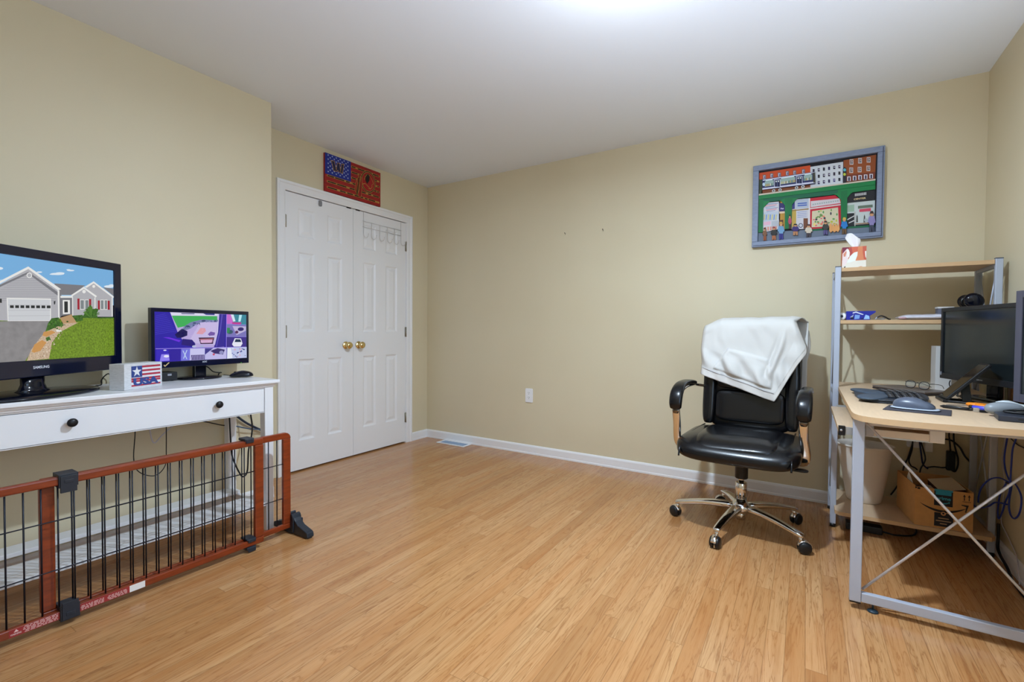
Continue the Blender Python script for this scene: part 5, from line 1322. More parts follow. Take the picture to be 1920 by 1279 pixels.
# keyboard tray with its slides
ky = MB(); slab(ky, [(3.262, -1.178), (3.56, -1.178), (3.56, -0.52), (3.262, -0.52)], 0.652, 0.668); ky.build('keyboard_tray', t, bevel=0.0015)
ks = MB(mat('bare_slide_steel', (186, 190, 194), 0.35, 0.6)); ks.box((3.285, -1.196, 0.648), (3.545, -1.180, 0.676)); ks.build('tray_slide', t)
ks = MB(mat('bare_slide_steel')); ks.box((3.285, -0.518, 0.648), (3.545, -0.504, 0.676)); ks.build('tray_slide', t)
ke = MB(M_BLACK); ke.box((3.262, -1.199, 0.644), (3.284, -1.1795, 0.680)); ke.sup((3.271, -1.1995, 0.664), (0.0045, 0.0015, 0.0045), 1, 1, mat('bare_slide_steel'), nu=10, nv=6); ke.build('slide_end', t)
kb_ = MB(mat('off_white_steel', (220, 214, 206), 0.5))
kb_.box((3.533, -1.214, 0.652), (3.575, -1.198, DT - 0.0205)); kb_.build('tray_bracket', t, bevel=0.002)
kb_ = MB(mat('grey_primed_steel')); kb_.box((3.348, -1.214, 0.652), (3.372, -1.198, DT - 0.0205)); kb_.build('tray_bracket', t, bevel=0.002)
kb_ = MB(mat('cream_steel_channel', (222, 206, 186), 0.5)); kb_.box((3.372, -1.212, 0.656), (3.533, -1.2, 0.682)); kb_.build('tray_channel', t, bevel=0.002)

# ------------------------------------------------------------------ things on the shelves
t = thing('tissue_box', 'orange tissue box with white petal print on the top shelf of the desk', 'tissue box', (3.360, -0.335, 1.395))
bx = MB(mat('tissue_box_card', (214, 132, 92), 0.6))
TX0, TX1, TYF, TYB, TZ0, TZ1 = 3.302, 3.406, -0.385, -0.275, 1.3955, 1.5045
bx.box((TX0, TYF, TZ0), (TX1, TYB, TZ1)); bx.build('carton', t, bevel=0.001)
at_ = MB(); hT = homography([(275, 550), (1015, 540), (995, 1080), (265, 1100)], [(0, TZ1 - TZ0), (TX1 - TX0, TZ1 - TZ0), (TX1 - TX0, 0), (0, 0)])
_k = [0]
def tx(poly, rgb):
    _k[0] += 1; at_.sheet([(min(TX1 - TX0, max(0, hT(*p)[0])), min(TZ1 - TZ0, max(0, hT(*p)[1]))) for p in poly], (TX0, TYF, TZ0), X, Z, -Y, 0.0002 + _k[0] * 0.00008, paint(rgb, 0.55))
tx([(275, 550), (560, 548), (600, 700), (520, 820), (270, 900)], (178, 74, 66)); tx([(275, 550), (500, 550), (420, 620), (280, 700)], (118, 36, 60)); tx([(560, 548), (760, 545), (740, 700), (600, 720)], (208, 104, 78)); tx([(900, 545), (1012, 540), (1000, 900), (930, 880), (900, 700)], (196, 92, 70))
tx([(270, 900), (400, 860), (700, 915), (995, 905), (995, 1080), (265, 1100)], (226, 222, 210))
tx([(285, 720), (420, 590), (460, 640), (470, 820), (400, 1000), (290, 1060), (275, 880)], (232, 214, 214)); tx([(310, 730), (395, 640), (410, 700), (370, 800), (320, 800)], (214, 140, 112))
tx([(425, 585), (480, 620), (510, 700), (500, 800), (440, 850), (420, 720)], (238, 232, 226)); tx([(520, 790), (640, 700), (750, 680), (740, 780), (680, 915), (520, 960), (420, 960)], (232, 236, 230)); tx([(965, 680), (1003, 670), (998, 860), (975, 820)], (240, 236, 230)); tx([(330, 1070), (385, 1055), (370, 1095), (330, 1100)], (60, 36, 28))
tx([(760, 1080), (840, 1060), (900, 1075), (840, 1095)], (206, 160, 136))
at_.build('flower_print', t)
ts = MB(M_PAPER)
def tissue(a, b_):
    # pinched at the slot, opening to a limp leaf whose tip folds over to the left
    w_ = 0.009 + 0.024 * math.sin(min(1.0, b_ * 1.25) * PI / 2)
    cx = 3.366 - 0.018 * b_ - 0.006 * b_ * b_
    x_ = cx + (a - 0.5) * 2 * w_ * (1 - 0.45 * max(0, b_ - 0.75) / 0.25)
    y_ = -0.332 + 0.008 * math.sin(a * 6.5) * (1 - 0.4 * b_) - 0.006 * b_
    z_ = TZ1 - 0.003 + 0.083 * b_ - 0.010 * b_ * (a - 0.5) ** 2 * 4 + 0.016 * b_ * (0.5 - a)
    return V3((x_, y_, z_))
ts.grid(tissue, 20, 20); ts.build('tissue', t, solid=0.0015)

MZ = 1.1172
# blue packaging
t = thing('paper_roll', 'short white paper roll at the left end of the middle shelf', 'roll', (3.322, -0.325, MZ))
pr_ = MB(M_PAPER); pr_.lathe([(0.008, 0.0), (0.019, 0.0), (0.0195, 0.002), (0.0195, 0.056), (0.019, 0.058), (0.008, 0.058), (0.008, 0.0)], (3.306, -0.37, MZ + 0.0205), (0.35, 1, 0), n=28, caps=False); pr_.build('roll', t)
t = thing('product_box', 'dark blue printed box with white and silver graphics on the middle shelf', 'box', (3.39, -0.33, MZ))
M_BLUEBOX = mat('deep_blue_card', (24, 34, 150), 0.35)
bb = MB(M_BLUEBOX)
bb.prism([(3.327, MZ + 0.0003), (3.430, MZ + 0.0003), (3.428, MZ + 0.022), (3.452, MZ + 0.040), (3.452, MZ + 0.0475), (3.327, MZ + 0.0475)], (0, 0, 0), X, Z, Y, -0.372, -0.285); bb.build('carton', t, bevel=0.001)
ap_ = MB(); q_ = lambda pts, rgb, d: ap_.sheet([(3.327 + a * 0.125, MZ + b_ * 0.0475) for a, b_ in pts], (0, -0.372, 0), X, Z, -Y, d, paint(rgb, 0.4))
q_([(0.22, 0.85), (0.34, 0.95), (0.60, 0.62), (0.55, 0.58), (0.33, 0.82), (0.22, 0.72)], (214, 220, 236), .0003); q_([(0.28, 0.1), (0.45, 0.15), (0.47, 0.55), (0.30, 0.6)], (120, 160, 220), .0003); q_([(0.12, 0.3), (0.26, 0.65), (0.22, 0.3)], (160, 170, 190), .0004); q_([(0.60, 0.1), (0.80, 0.12), (0.78, 0.45), (0.66, 0.6)], (150, 190, 240), .0003); q_([(0.15, 0.1), (0.25, 0.1), (0.25, 0.35), (0.15, 0.3)], (20, 20, 40), .0004); q_([(0.5, 0.08), (0.58, 0.08), (0.56, 0.3)], (14, 18, 60), .0004)
ap_.build('print', t)
t = thing('folded_cable', 'small folded grey and black cable beside the blue box on the middle shelf', 'cable', (3.475, -0.345, MZ))
fc = MB(mat('grey_cable', (180, 182, 188), 0.5)); fc.tube(smooth_path([(3.455, -0.350, MZ + 0.006), (3.465, -0.352, MZ + 0.018), (3.482, -0.350, MZ + 0.020), (3.492, -0.346, MZ + 0.010), (3.480, -0.340, MZ + 0.005), (3.462, -0.342, MZ + 0.007)], 6, True), 0.0042, n=8, closed=True); fc.build('loop', t)
fc = MB(M_CORD); fc.tube(smooth_path([(3.460, -0.356, MZ + 0.014), (3.476, -0.358, MZ + 0.022), (3.492, -0.356, MZ + 0.016), (3.508, -0.352, MZ + 0.0045), (3.516, -0.350, MZ + 0.004)], 6), 0.0035, n=8); fc.build('plug_end', t)
t = thing('plastic_bag', 'folded clear plastic bag of papers on the middle shelf left of the monitor top', 'bag', (3.63, -0.30, MZ))
pb = MB(mat('cloudy_plastic', (206, 208, 222), 0.25, noise_amt=0.08, noise_scale=60))
pb.sup((0, 0, 0), (0.098, 0.075, 0.0135), 0.8, 0.4, nu=60, nv=16, fn=lambda p: (p.x + 3.642, p.y - 0.295, p.z + MZ + 0.0142 + (0.005 * noise.noise(V3((p.x * 40, p.y * 40, 2))) if p.z > -0.002 else 0) + 0.003 * (p.x / 0.1 if p.z > 0 else 0))); pb.build('bag', t)
pp_ = MB(mat('printed_paper_pink', (190, 160, 170), 0.6)); pp_.sup((3.562, -0.362, MZ + 0.010), (0.016, 0.010, 0.006), 0.7, 0.6, nu=20, nv=10); pp_.build('printed_insert', t)
t = thing('small_box', 'small white box with dark sides on the middle shelf above the monitor corner', 'box', (3.735, -0.28, MZ))
sb = MB(mat('white_card')); sb.box((3.705, -0.31, MZ + 0.058), (3.768, -0.25, MZ + 0.066)); sb.build('lid', t, bevel=0.001)
sb = MB(mat('grey_card', (96, 98, 112), 0.6)); sb.box((3.707, -0.308, MZ), (3.766, -0.252, MZ + 0.058)); sb.build('base', t, bevel=0.001)
# headphones
t = thing('headphones', 'black over-ear headphones standing on the middle shelf by the right post', 'headphones', (3.855, -0.25, MZ))
hcx, hcy = 3.842, -0.235
hb_ = MB(M_BLACK); hb_.tube([(hcx + 0.018 * math.sin(a) * 0.25, hcy + 0.062 * math.cos(a), MZ + 0.092 - 0.084 * math.sin(a)) for a in [PI * k / 20 for k in range(21)]], 0.007, n=10); hb_.build('headband', t)
for s_ in (-1, 1):
    ec = MB(M_GLOSSBLACK); ec.lathe([(0.020, -0.016), (0.033, -0.012), (0.036, 0.0), (0.034, 0.010), (0.02, 0.016), (0, 0.017)], (hcx, hcy + s_ * 0.060, MZ + 0.094), (0, s_, 0), n=32, sy=1.1); ec.build('ear_cup', t)
    ep = MB(M_LEATHER); ep.lathe([(0.030, -0.008), (0.0335, 0.0), (0.030, 0.010), (0.020, 0.011), (0.016, 0.004)], (hcx, hcy + s_ * 0.042, MZ + 0.094), (0, -s_, 0), n=32); ep.build('ear_pad', t)

# ------------------------------------------------------------------ things on the desktop
DZ_ = DT + 0.0004
# laptop
t = thing('laptop', 'closed grey-brown laptop lying under the eyeglasses at the back of the desk', 'laptop', (3.565, -0.47, DT))
M_LAP = mat('warm_grey_aluminium', (118, 108, 102), 0.38, 0.3)
def quad_slab(mb, pts, z0, z1): mb.prism(pts, (0, 0, 0), X, Y, Z, z0, z1)
lp = [(3.442, -0.395), (3.612, -0.625), (3.725, -0.530), (3.562, -0.300)]
lb = MB(mat('dark_laptop_base', (52, 46, 46), 0.45)); quad_slab(lb, lp, DZ_ + 0.002, DZ_ + 0.010); lb.build('base', t, bevel=0.002)
ll = MB(M_LAP); quad_slab(ll, lp, DZ_ + 0.0105, DZ_ + 0.019); ll.build('lid', t, bevel=0.003, seg=3)
for a in lp: c_ = V3((a[0], a[1], 0)).lerp(V3((3.585, -0.47, 0)), 0.15); lf_ = MB(M_BLACK); lf_.cyl((c_.x, c_.y, DT + 0.0002), (c_.x, c_.y, DZ_ + 0.0025), 0.006, n=12); lf_.build('rubber_foot', t)
# eyeglasses
t = thing('eyeglasses', 'thin dark-rimmed eyeglasses lying on the closed laptop', 'glasses', (3.60, -0.47, DZ_ + 0.019))
gd = V3((0.62, -0.785, 0)).normalized(); gn = V3((-gd.y, gd.x, 0)) * -1
if gn.y > 0: gn = -gn
gc_ = V3((3.605, -0.500, DZ_ + 0.0195))
def lensring(s_):
    pts = []
    for k in range(28):
        th = 2 * PI * k / 28; a = s_ * 0.034 + 0.026 * math.copysign(abs(math.cos(th)) ** 0.8, math.cos(th)); z_ = 0.020 + 0.0175 * math.copysign(abs(math.sin(th)) ** 0.85, math.sin(th))
        pts.append(gc_ + gd * a + Z * z_ + gn * (0.001 * math.cos(th) - 0.15 * (z_ - 0.02)))
    return pts
gf = MB(mat('dark_metal_rim', (36, 34, 40), 0.3, 0.6))
for s_ in (-1, 1): gf.tube(lensring(s_), 0.0015, n=8, closed=True)
gf.tube(smooth_path([gc_ + gd * -0.009 + Z * 0.024, gc_ + Z * 0.030, gc_ + gd * 0.009 + Z * 0.024], 5), 0.0012, n=8); gf.build('rim', t)
M_LENS = mat('clear_lens', (236, 240, 244), 0.02, trans=0.92, ior=1.3)
for s_ in (-1, 1): ln_ = MB(M_LENS); ln_.add(lensring(s_), [list(range(28))]); ln_.build('lens', t, solid=0.001)
for s_ in (-1, 1):
    tm = MB(mat('dark_metal_rim')); tm.tube(smooth_path([gc_ + gd * (s_ * 0.061) + Z * 0.030, gc_ + gd * (s_ * 0.064) - gn * 0.02 + Z * 0.030, gc_ + gd * (s_ * 0.050) - gn * 0.075 + Z * 0.022, gc_ + gd * (s_ * 0.030) - gn * 0.110 + Z * 0.004], 6), 0.0013, n=8); tm.build('temple', t)
# split keyboard
t = thing('ergonomic_keyboard', 'charcoal curved split keyboard with a wide palm rest on the desk', 'keyboard', (3.47, -0.75, DT))
M_KB = mat('charcoal_plastic', (44, 50, 60), 0.45)
kp = smooth_path([(3.338, -0.80, 0), (3.352, -0.70, 0), (3.40, -0.625, 0), (3.455, -0.59, 0), (3.52, -0.545, 0), (3.575, -0.60, 0), (3.60, -0.70, 0), (3.595, -0.82, 0), (3.565, -0.945, 0), (3.515, -1.005, 0), (3.44, -1.035, 0), (3.375, -1.01, 0), (3.345, -0.92, 0)], 4, True)
kb_ = MB(M_KB)
cx_, cy_ = 3.47, -0.79
for z0_, z1_, s0 in ((DZ_, DZ_ + 0.010, 0.985), (DZ_ + 0.010, DZ_ + 0.016, 1.0)):
    kb_.prism([(cx_ + (p.x - cx_) * s0, cy_ + (p.y - cy_) * s0) for p in kp], (0, 0, 0), X, Y, Z, z0_, z1_)
kb_.build('body', t, bevel=0.003)
pr_ = MB(mat('slate_palm_rest', (62, 74, 88), 0.6))
for y_, a in ((-0.735, 0.35), (-0.935, -0.30)):
    R_ = Matrix.Rotation(a, 3, 'Z')
    pr_.sup((3.395, y_, DZ_ + 0.016), (0.050, 0.108, 0.0085), 0.7, 0.8, nu=36, nv=14, rot=R_)
pr_.build('palm_rest', t)
for half in (-1, 1):
    kc = MB(mat('dark_key_plastic', (30, 34, 42), 0.35))
    for r_ in range(5):
        for c_ in range(7):
            yy = -0.800 + half * (0.022 + c_ * 0.0225); xx = 3.448 + r_ * 0.0245 - 0.10 * (abs(yy + 0.80)) ** 1.0 * 0.35 + 0.012
            if yy < -0.985 or yy > -0.60 or xx > 3.585: continue
            zz = DZ_ + 0.017 + 0.006 * math.exp(-((yy + 0.80) / 0.10) ** 2)
            kc.box((xx - 0.0105, yy - 0.0098, zz - 0.003), (xx + 0.0105, yy + 0.0098, zz + 0.006))
            kc.box((xx - 0.004, yy - 0.003, zz + 0.0060), (xx + 0.001, yy + 0.003, zz + 0.0062), mat('pale_key_mark', (168, 174, 184), 0.5))
    kc.build('keycaps', t, bevel=0.002)
# mouse pad and mouse
t = thing('mouse_pad', 'dark grey rectangular mouse pad near the front edge of the desk', 'mouse pad', (3.49, -1.15, DT))
mp_ = MB(mat('dark_grid_fabric', (58, 56, 64), 0.8, bump=0.4, bump_scale=500)); quad_slab(mp_, [(3.395, -1.225), (3.580, -1.262), (3.612, -1.105), (3.432, -1.075)], DZ_, DZ_ + 0.003); mp_.build('pad', t, bevel=0.0008)
t = thing('desk_mouse', 'large charcoal ergonomic mouse resting on the dark mouse pad', 'mouse', (3.495, -1.155, DZ_ + 0.0032), math.radians(-14))
mb = MB(mat('blue_grey_satin', (78, 86, 102), 0.32))
mb.sup((0, 0, 0.008), (0.062, 0.040, 0.036), 0.8, 0.75, nu=44, nv=22, fn=lambda p: (p.x, p.y * (1 + 0.12 * p.x / 0.06), (p.z * (1 - 0.45 * max(0, p.x / 0.062)) if p.z > 0 else p.z * 0.18))); mb.build('body', t, local=True)
mb = MB(mat('pale_silver_trim', (176, 186, 200), 0.35)); mb.sup((0.004, -0.004, 0.0035), (0.072, 0.044, 0.0032), 0.6, 0.7, nu=40, nv=8); mb.build('base_trim', t, local=True)
mb = MB(M_BLACK); mb.cyl((0.028, -0.006, 0.030), (0.028, 0.006, 0.030), 0.008, n=16); mb.build('scroll_wheel', t, local=True)

# near monitor
NU = V3((0.308, -0.951, 0)).normalized(); NN = NU.cross(Z)
NC = V3((3.703, -0.420, 1.0025)) + NU * 0.270
M_MON = mat('matt_charcoal_bezel', (28, 30, 34), 0.4)
M_SCR = mat('dark_glossy_screen', (26, 32, 34), 0.16, spec=0.6)
t = thing('desk_monitor', 'black switched-off monitor on the desk under the shelf tower', 'monitor', (3.79, -0.72, DT))
MWd, MHt = 0.512, 0.294
cs = MB(M_MON); frame_panel(cs, NC + Z * 0.004, NU, NN, MWd, MHt, 0.014, 0.018, 0.026, 0.022, M_MON, M_TVBACK); cs.build('case', t, bevel=0.002)
sc = MB(M_SCR); sc.sheet(rect(-MWd / 2, -MHt / 2, MWd / 2, MHt / 2), NC + Z * 0.004, NU, Z, NN, -0.002); sc.build('screen', t)
lg = MB(mat('silver_lettering')); lg.text('SAMSUNG', NC + Z * (-MHt / 2 - 0.009), NU, Z, NN, 0.0045, 0.0060, width=0.034, bold=0.02); lg.build('lettering', t)
stk = MB(mat('pale_sticker', (150, 156, 168), 0.5)); stk.sheet(rect(-MWd / 2 - 0.009, -MHt / 2 - 0.006, -MWd / 2 + 0.001, -MHt / 2 + 0.010), NC, NU, Z, NN, 0.0046); stk.build('sticker', t)
pl_ = MB(glow((60, 80, 255))); pl_.sheet(disc(0.215, -MHt / 2 - 0.009, 0.004, 10), NC, NU, Z, NN, 0.0046); pl_.build('power_light', t)
bk = MB(M_TVBACK); bk.prism(rect(-0.10, -0.08, 0.10, 0.08), NC, NU, Z, NN, -0.040, -0.022); bk.build('back_cover', t, bevel=0.006)
nk = MB(M_GLOSSBLACK); b0 = NC - NN * 0.052; b0.z = 0; nk.prism(rect(-0.035, DZ_ + 0.0145, 0.035, 0.93), b0, NU, Z, NN, -0.008, 0.011); nk.build('neck', t, bevel=0.003)
bs = MB(M_GLOSSBLACK); bb_ = NC - NN * 0.030; bs.prism(rect(-0.115, -0.035, 0.115, 0.035), (bb_.x, bb_.y, 0), NU, NN, Z, DZ_, DZ_ + 0.014); bs.build('stand_base', t, bevel=0.005)
# far-right monitor, seen from its edge
QU = V3((0.36, -0.933, 0)).normalized(); QN = QU.cross(Z)
QC = V3((3.768, -1.130, 1.006)) + QU * 0.18
t = thing('side_monitor', 'tall grey-edged monitor seen edge-on at the right end of the desk', 'monitor', (3.79, -1.30, DT))
M_QG = mat('violet_grey_plastic', (70, 70, 84), 0.4)
cs = MB(M_QG)
a, b_ = 0.18, 0.1925
cs.prism(rect(-a, -b_, a, b_), QC, QU, Z, QN, -0.034, -0.003); cs.build('case', t, bevel=0.003)
fbz = MB(M_QG)
for (u0, u1, v0, v1) in ((-a, -a + 0.026, -b_, b_), (a - 0.026, a, -b_, b_), (-a + 0.026, a - 0.026, b_ - 0.024, b_), (-a + 0.026, a - 0.026, -b_, -b_ + 0.028)): fbz.prism(rect(u0, v0, u1, v1), QC, QU, Z, QN, -0.003, 0.003)
fbz.build('bezel', t, bevel=0.001)
sc = MB(M_SCR); sc.sheet(rect(-a + 0.026, -b_ + 0.028, a - 0.026, b_ - 0.024), QC, QU, Z, QN, -0.001); sc.build('screen', t)
nk = MB(M_BLACK); b0 = QC - QN * 0.052; b0.z = 0; nk.prism(rect(-0.03, DZ_ + 0.0142, 0.03, 0.95), b0, QU, Z, QN, -0.014, 0.018); nk.build('neck', t, bevel=0.003)
bs = MB(M_BLACK); bs.prism(rect(-0.06, -0.024, 0.06, 0.05), (b0.x, b0.y, 0), QU, QN, Z, DZ_, DZ_ + 0.014); bs.build('stand_base', t, bevel=0.004)
# white box, brown box behind the near monitor
t = thing('white_carton', 'white upright carton behind the lower left corner of the desk monitor', 'box', (3.745, -0.30, DT))
wb_ = MB(mat('white_card', (226, 230, 236), 0.5)); wb_.prism([(3.697, -0.345), (3.800, -0.345), (3.800, -0.240), (3.697, -0.240)], (0, 0, 0), X, Y, Z, DZ_ + 0.0002, DZ_ + 0.225); wb_.build('carton', t, bevel=0.001)
t = thing('brown_case', 'tan brown case with pale straps behind the desk monitor stand', 'case', (3.87, -0.55, DT))
M_TAN = mat('tan_leather', (150, 100, 54), 0.5, noise_amt=0.15, noise_scale=50)
bc_ = MB(M_TAN); bc_.box((3.874, -0.70, DZ_), (3.925, -0.455, DZ_ + 0.066)); bc_.build('case_body', t, bevel=0.008)
for y_ in (-0.64, -0.66): sp_ = MB(mat('pale_strap', (216, 206, 160), 0.6)); sp_.box((3.871, y_, DZ_ + 0.004), (3.8745, y_ + 0.010, DZ_ + 0.062)); sp_.build('strap', t)
# tablet on stand
t = thing('tablet', 'black tablet leaning back on a low stand in front of the desk monitor', 'tablet', (3.67, -0.86, DT))
tdir = V3((0.70, -0.714, 0)).normalized()     # along the tablet foot
tb_n = V3((-tdir.y, tdir.x, 0)) * -1
tb0 = V3((3.650, -0.825, DZ_ + 0.012)); lean = V3((0.66, 0.02, 0.75)).normalized(); wdir = V3((0.02, 1.0, 0)); wdir = (wdir - lean * wdir.dot(lean)).normalized(); fac = wdir.cross(lean)
if fac.x > 0: fac = -fac
TLn, TWd = 0.200, 0.130
tc_ = tb0 + wdir * 0.06 + lean * TLn / 2
tbx = MB(M_BLACK); tbx.obox(tc_, wdir * TWd / 2, lean * TLn / 2, fac * 0.0065); tbx.build('body', t, bevel=0.003)
tsx = MB(mat('tablet_glass', (40, 30, 22), 0.06, spec=0.8)); q = tc_ + fac * 0.0068; tsx.add([q - wdir * (TWd / 2 - 0.008) - lean * (TLn / 2 - 0.008), q + wdir * (TWd / 2 - 0.008) - lean * (TLn / 2 - 0.008), q + wdir * (TWd / 2 - 0.008) + lean * (TLn / 2 - 0.008), q - wdir * (TWd / 2 - 0.008) + lean * (TLn / 2 - 0.008)], [(0, 1, 2, 3)]); tsx.build('screen', t)
tst = MB(M_BLACK); c_ = tb0 + wdir * 0.06
for s_ in (-1, 1): tst.bar((c_.x + wdir.x * s_ * 0.055 - 0.006, c_.y + wdir.y * s_ * 0.055, DZ_ + 0.0045), (c_.x + wdir.x * s_ * 0.055 + 0.075, c_.y + wdir.y * s_ * 0.055 - 0.03, DZ_ + 0.0045), 0.012, 0.008)
tst.bar((c_.x - wdir.x * 0.07 - 0.006, c_.y - wdir.y * 0.07, DZ_ + 0.006), (c_.x + wdir.x * 0.07 - 0.006, c_.y + wdir.y * 0.07, DZ_ + 0.006), 0.014, 0.011)
tst.bar((c_.x + 0.070, c_.y - 0.028, DZ_ + 0.0045), (c_.x + lean.x * 0.10 + 0.002, c_.y + lean.y * 0.10, DZ_ + lean.z * 0.10), 0.03, 0.005); tst.build('stand', t, bevel=0.0015)
# pens and small clutter in front of the tablet
def pen(name, label, cat, p0, p1, r, m, cap=None, capm=None, tip=True):
    p0, p1 = V3(p0), V3(p1); d_ = (p1 - p0)
    t = thing(name, label, cat, tuple((p0 + p1) / 2 - Z * r))
    b = MB(m); b.tube([p0 + d_ * k for k in (0, 0.02, 0.70, 1.0)], [r * 0.8, r, r, r], n=14); b.build('barrel', t)
    c = MB(capm or m); c.tube([p0 - d_ * 0.10, p0 - d_ * 0.02, p0], [r * 0.25, r * 0.7, r * 0.8], n=14); c.build('tip', t)
    if cap: e = MB(cap); e.tube([p1, p1 + d_ * 0.16], [r * 1.02, r * 0.9], n=14); e.build('cap', t)
pen('pen', 'black pen lying on the desk right of the mouse pad', 'pen', (3.600, -1.030, DZ_ + 0.0065), (3.668, -1.066, DZ_ + 0.0065), 0.006, M_BLACK, M_BLACK)
pen('marker', 'blue marker pen with a pale body lying in the desk clutter', 'marker', (3.738, -1.055, DZ_ + 0.0085), (3.690, -1.012, DZ_ + 0.0085), 0.0078, mat('violet_blue_plastic', (70, 76, 206), 0.35), M_BLACK, mat('white_card'))
t = thing('scissors', 'orange-handled scissors lying behind the blue marker', 'scissors', (3.72, -0.93, DT))
for (cx_, cy_) in ((3.742, -0.945), (3.722, -0.915)):
    sh_ = MB(mat('orange_plastic', (226, 132, 30), 0.4)); sh_.tube([(cx_ + 0.026 * math.cos(a) * 0.85 + 0.010 * math.sin(a), cy_ - 0.012 * math.cos(a) + 0.013 * math.sin(a), DZ_ + 0.0075) for a in [2 * PI * k / 24 for k in range(24)]], 0.0068, n=10, closed=True); sh_.build('handle', t)
sb_ = MB(mat('scissor_steel', (190, 194, 200), 0.25, 0.9)); sb_.prism([(3.700, -0.905), (3.706, -0.915), (3.628, -0.935), (3.640, -0.925)], (0, 0, 0), X, Y, Z, DZ_ + 0.0002, DZ_ + 0.004); sb_.build('blade', t)
t = thing('usb_adapter', 'small grey and white usb adapter beside the black pen', 'adapter', (3.69, -1.075, DT))
ua = MB(mat('beige_grey_plastic', (170, 160, 146), 0.5)); ua.box((3.676, -1.092, DZ_), (3.690, -1.074, DZ_ + 0.014)); ua.build('plug', t, bevel=0.001)
ua = MB(M_BLACK); ua.box((3.6905, -1.094, DZ_), (3.716, -1.078, DZ_ + 0.008)); ua.build('body', t, bevel=0.001)
t = thing('bottle_cap', 'small white screw cap beside the blue marker', 'cap', (3.752, -1.075, DT))
bcp = MB(mat('white_card')); bcp.lathe([(0.011, 0), (0.011, 0.011), (0.009, 0.013), (0, 0.013)], (3.752, -1.078, DZ_), n=24); bcp.build('shell', t)
# papers, black dock, grey handset
t = thing('paper_stack', 'stack of white papers under the side monitor beside the grey handset', 'papers', (3.79, -0.97, DT))
random.seed(9)
for k in range(4):
    ps_ = MB(mat('pale_blue_white_paper', (222, 232, 240), 0.7)); a = 0.35 + random.uniform(-0.08, 0.08); R_ = Matrix.Rotation(a, 3, 'Z'); c_ = V3((3.822, -0.975, DZ_ + 0.0008 + k * 0.0022))
    ps_.obox(c_, R_ @ V3((0.058, 0, 0)), R_ @ V3((0, 0.075, 0)), Z * 0.0006); ps_.build('sheet', t)
pz_ = MB(mat('pale_blue_white_paper')); 
pz_.grid(lambda a, b2: V3((3.772 + 0.095 * a, -1.035 + 0.11 * b2 + 0.02 * a, DZ_ + 0.0112 + 0.022 * max(0, b2 - 0.35) * (1 + 0.5 * math.sin(a * 5)))), 10, 10); pz_.build('curled_sheet', t, solid=0.0006)
t = thing('black_dock', 'flat black device at the front right of the desktop', 'device', (3.77, -1.30, DT))
bd_ = MB(mat('dark_slate_plastic', (38, 42, 54), 0.4)); bd_.prism([(3.690, -1.290), (3.790, -1.300), (3.796, -1.205), (3.702, -1.200)], (0, 0, 0), X, Y, Z, DZ_, DZ_ + 0.020); bd_.build('body', t, bevel=0.003)
bs_ = MB(M_BLACK); bs_.prism([(3.735, -1.2952), (3.762, -1.2979), (3.762, -1.2957), (3.735, -1.2930)], (0, 0, 0), X, Y, Z, DZ_ + 0.008, DZ_ + 0.012); bs_.build('port_slot', t)
t = thing('grey_handset', 'rounded grey handset with coiled dark cables resting on the flat black device', 'handset', (3.74, -1.22, DZ_ + 0.020))
gh = MB(mat('satin_grey', (132, 138, 144), 0.3)); Rg = Matrix.Rotation(math.radians(15), 3, 'Z')
gh.sup((3.738, -1.160, DZ_ + 0.026), (0.055, 0.026, 0.024), 0.9, 0.85, nu=36, nv=18, rot=Rg); gh.build('body', t)
gk = MB(M_CORD)
gk.tube(smooth_path([(3.785, -1.140, DZ_ + 0.030), (3.792, -1.165, DZ_ + 0.0262), (3.790, -1.215, DZ_ + 0.026), (3.78, -1.240, DZ_ + 0.026), (3.755, -1.250, DZ_ + 0.0255), (3.720, -1.228, DZ_ + 0.026), (3.745, -1.215, DZ_ + 0.030), (3.77, -1.225, DZ_ + 0.034), (3.788, -1.255, DZ_ + 0.0262)], 7), 0.004, n=8); gk.build('cable', t)
# cables behind the tablet
for k, (lb, pts, r_) in enumerate((
    ('black cable looping over the monitor stand base on the desk', [(3.730, -0.590, DZ_ + 0.004), (3.738, -0.585, DZ_ + 0.04), (3.745, -0.610, DZ_ + 0.068), (3.742, -0.655, DZ_ + 0.048), (3.730, -0.665, DZ_ + 0.02), (3.722, -0.640, DZ_ + 0.010), (3.726, -0.615, DZ_ + 0.012), (3.735, -0.685, DZ_ + 0.004)], 0.0028),
    ('thin black cable hanging from the left of the desk monitor', [(3.728, -0.475, DZ_ + 0.066), (3.722, -0.490, DZ_ + 0.050), (3.726, -0.510, DZ_ + 0.030), (3.735, -0.530, DZ_ + 0.023)], 0.0022),
    ('black cable running along the desk behind the scissors', [(3.742, -0.755, DZ_ + 0.0035), (3.760, -0.850, DZ_ + 0.0035), (3.775, -0.90, DZ_ + 0.0035)], 0.003))):
    cord(pts, r_, M_CORD, lb)

# ------------------------------------------------------------------ under the desk
t = thing('waste_basket', 'tapered off-white plastic waste basket on the lower desk shelf', 'bin', (3.425, -0.225, 0.120))
wbk = MB(mat('off_white_plastic', (224, 216, 206), 0.45))
def wb_prof(z): return 0.078 + 0.050 * (z / 0.315)
prof = [(0.0, 0.0006), (0.072, 0.0006), (0.078, 0.005)] + [(wb_prof(z), z) for z in (0.05, 0.10, 0.16, 0.22, 0.27, 0.30)] + [(0.1285, 0.305), (0.1325, 0.308), (0.1325, 0.316), (0.127, 0.316)] + [(wb_prof(z) - 0.003, z) for z in (0.30, 0.2, 0.1, 0.012)] + [(0.0, 0.006)]
wbk.lathe(prof, (3.432, -0.224, 0.120), n=56, caps=False, sy=0.90, xdir=X); wbk.build('basket', t)
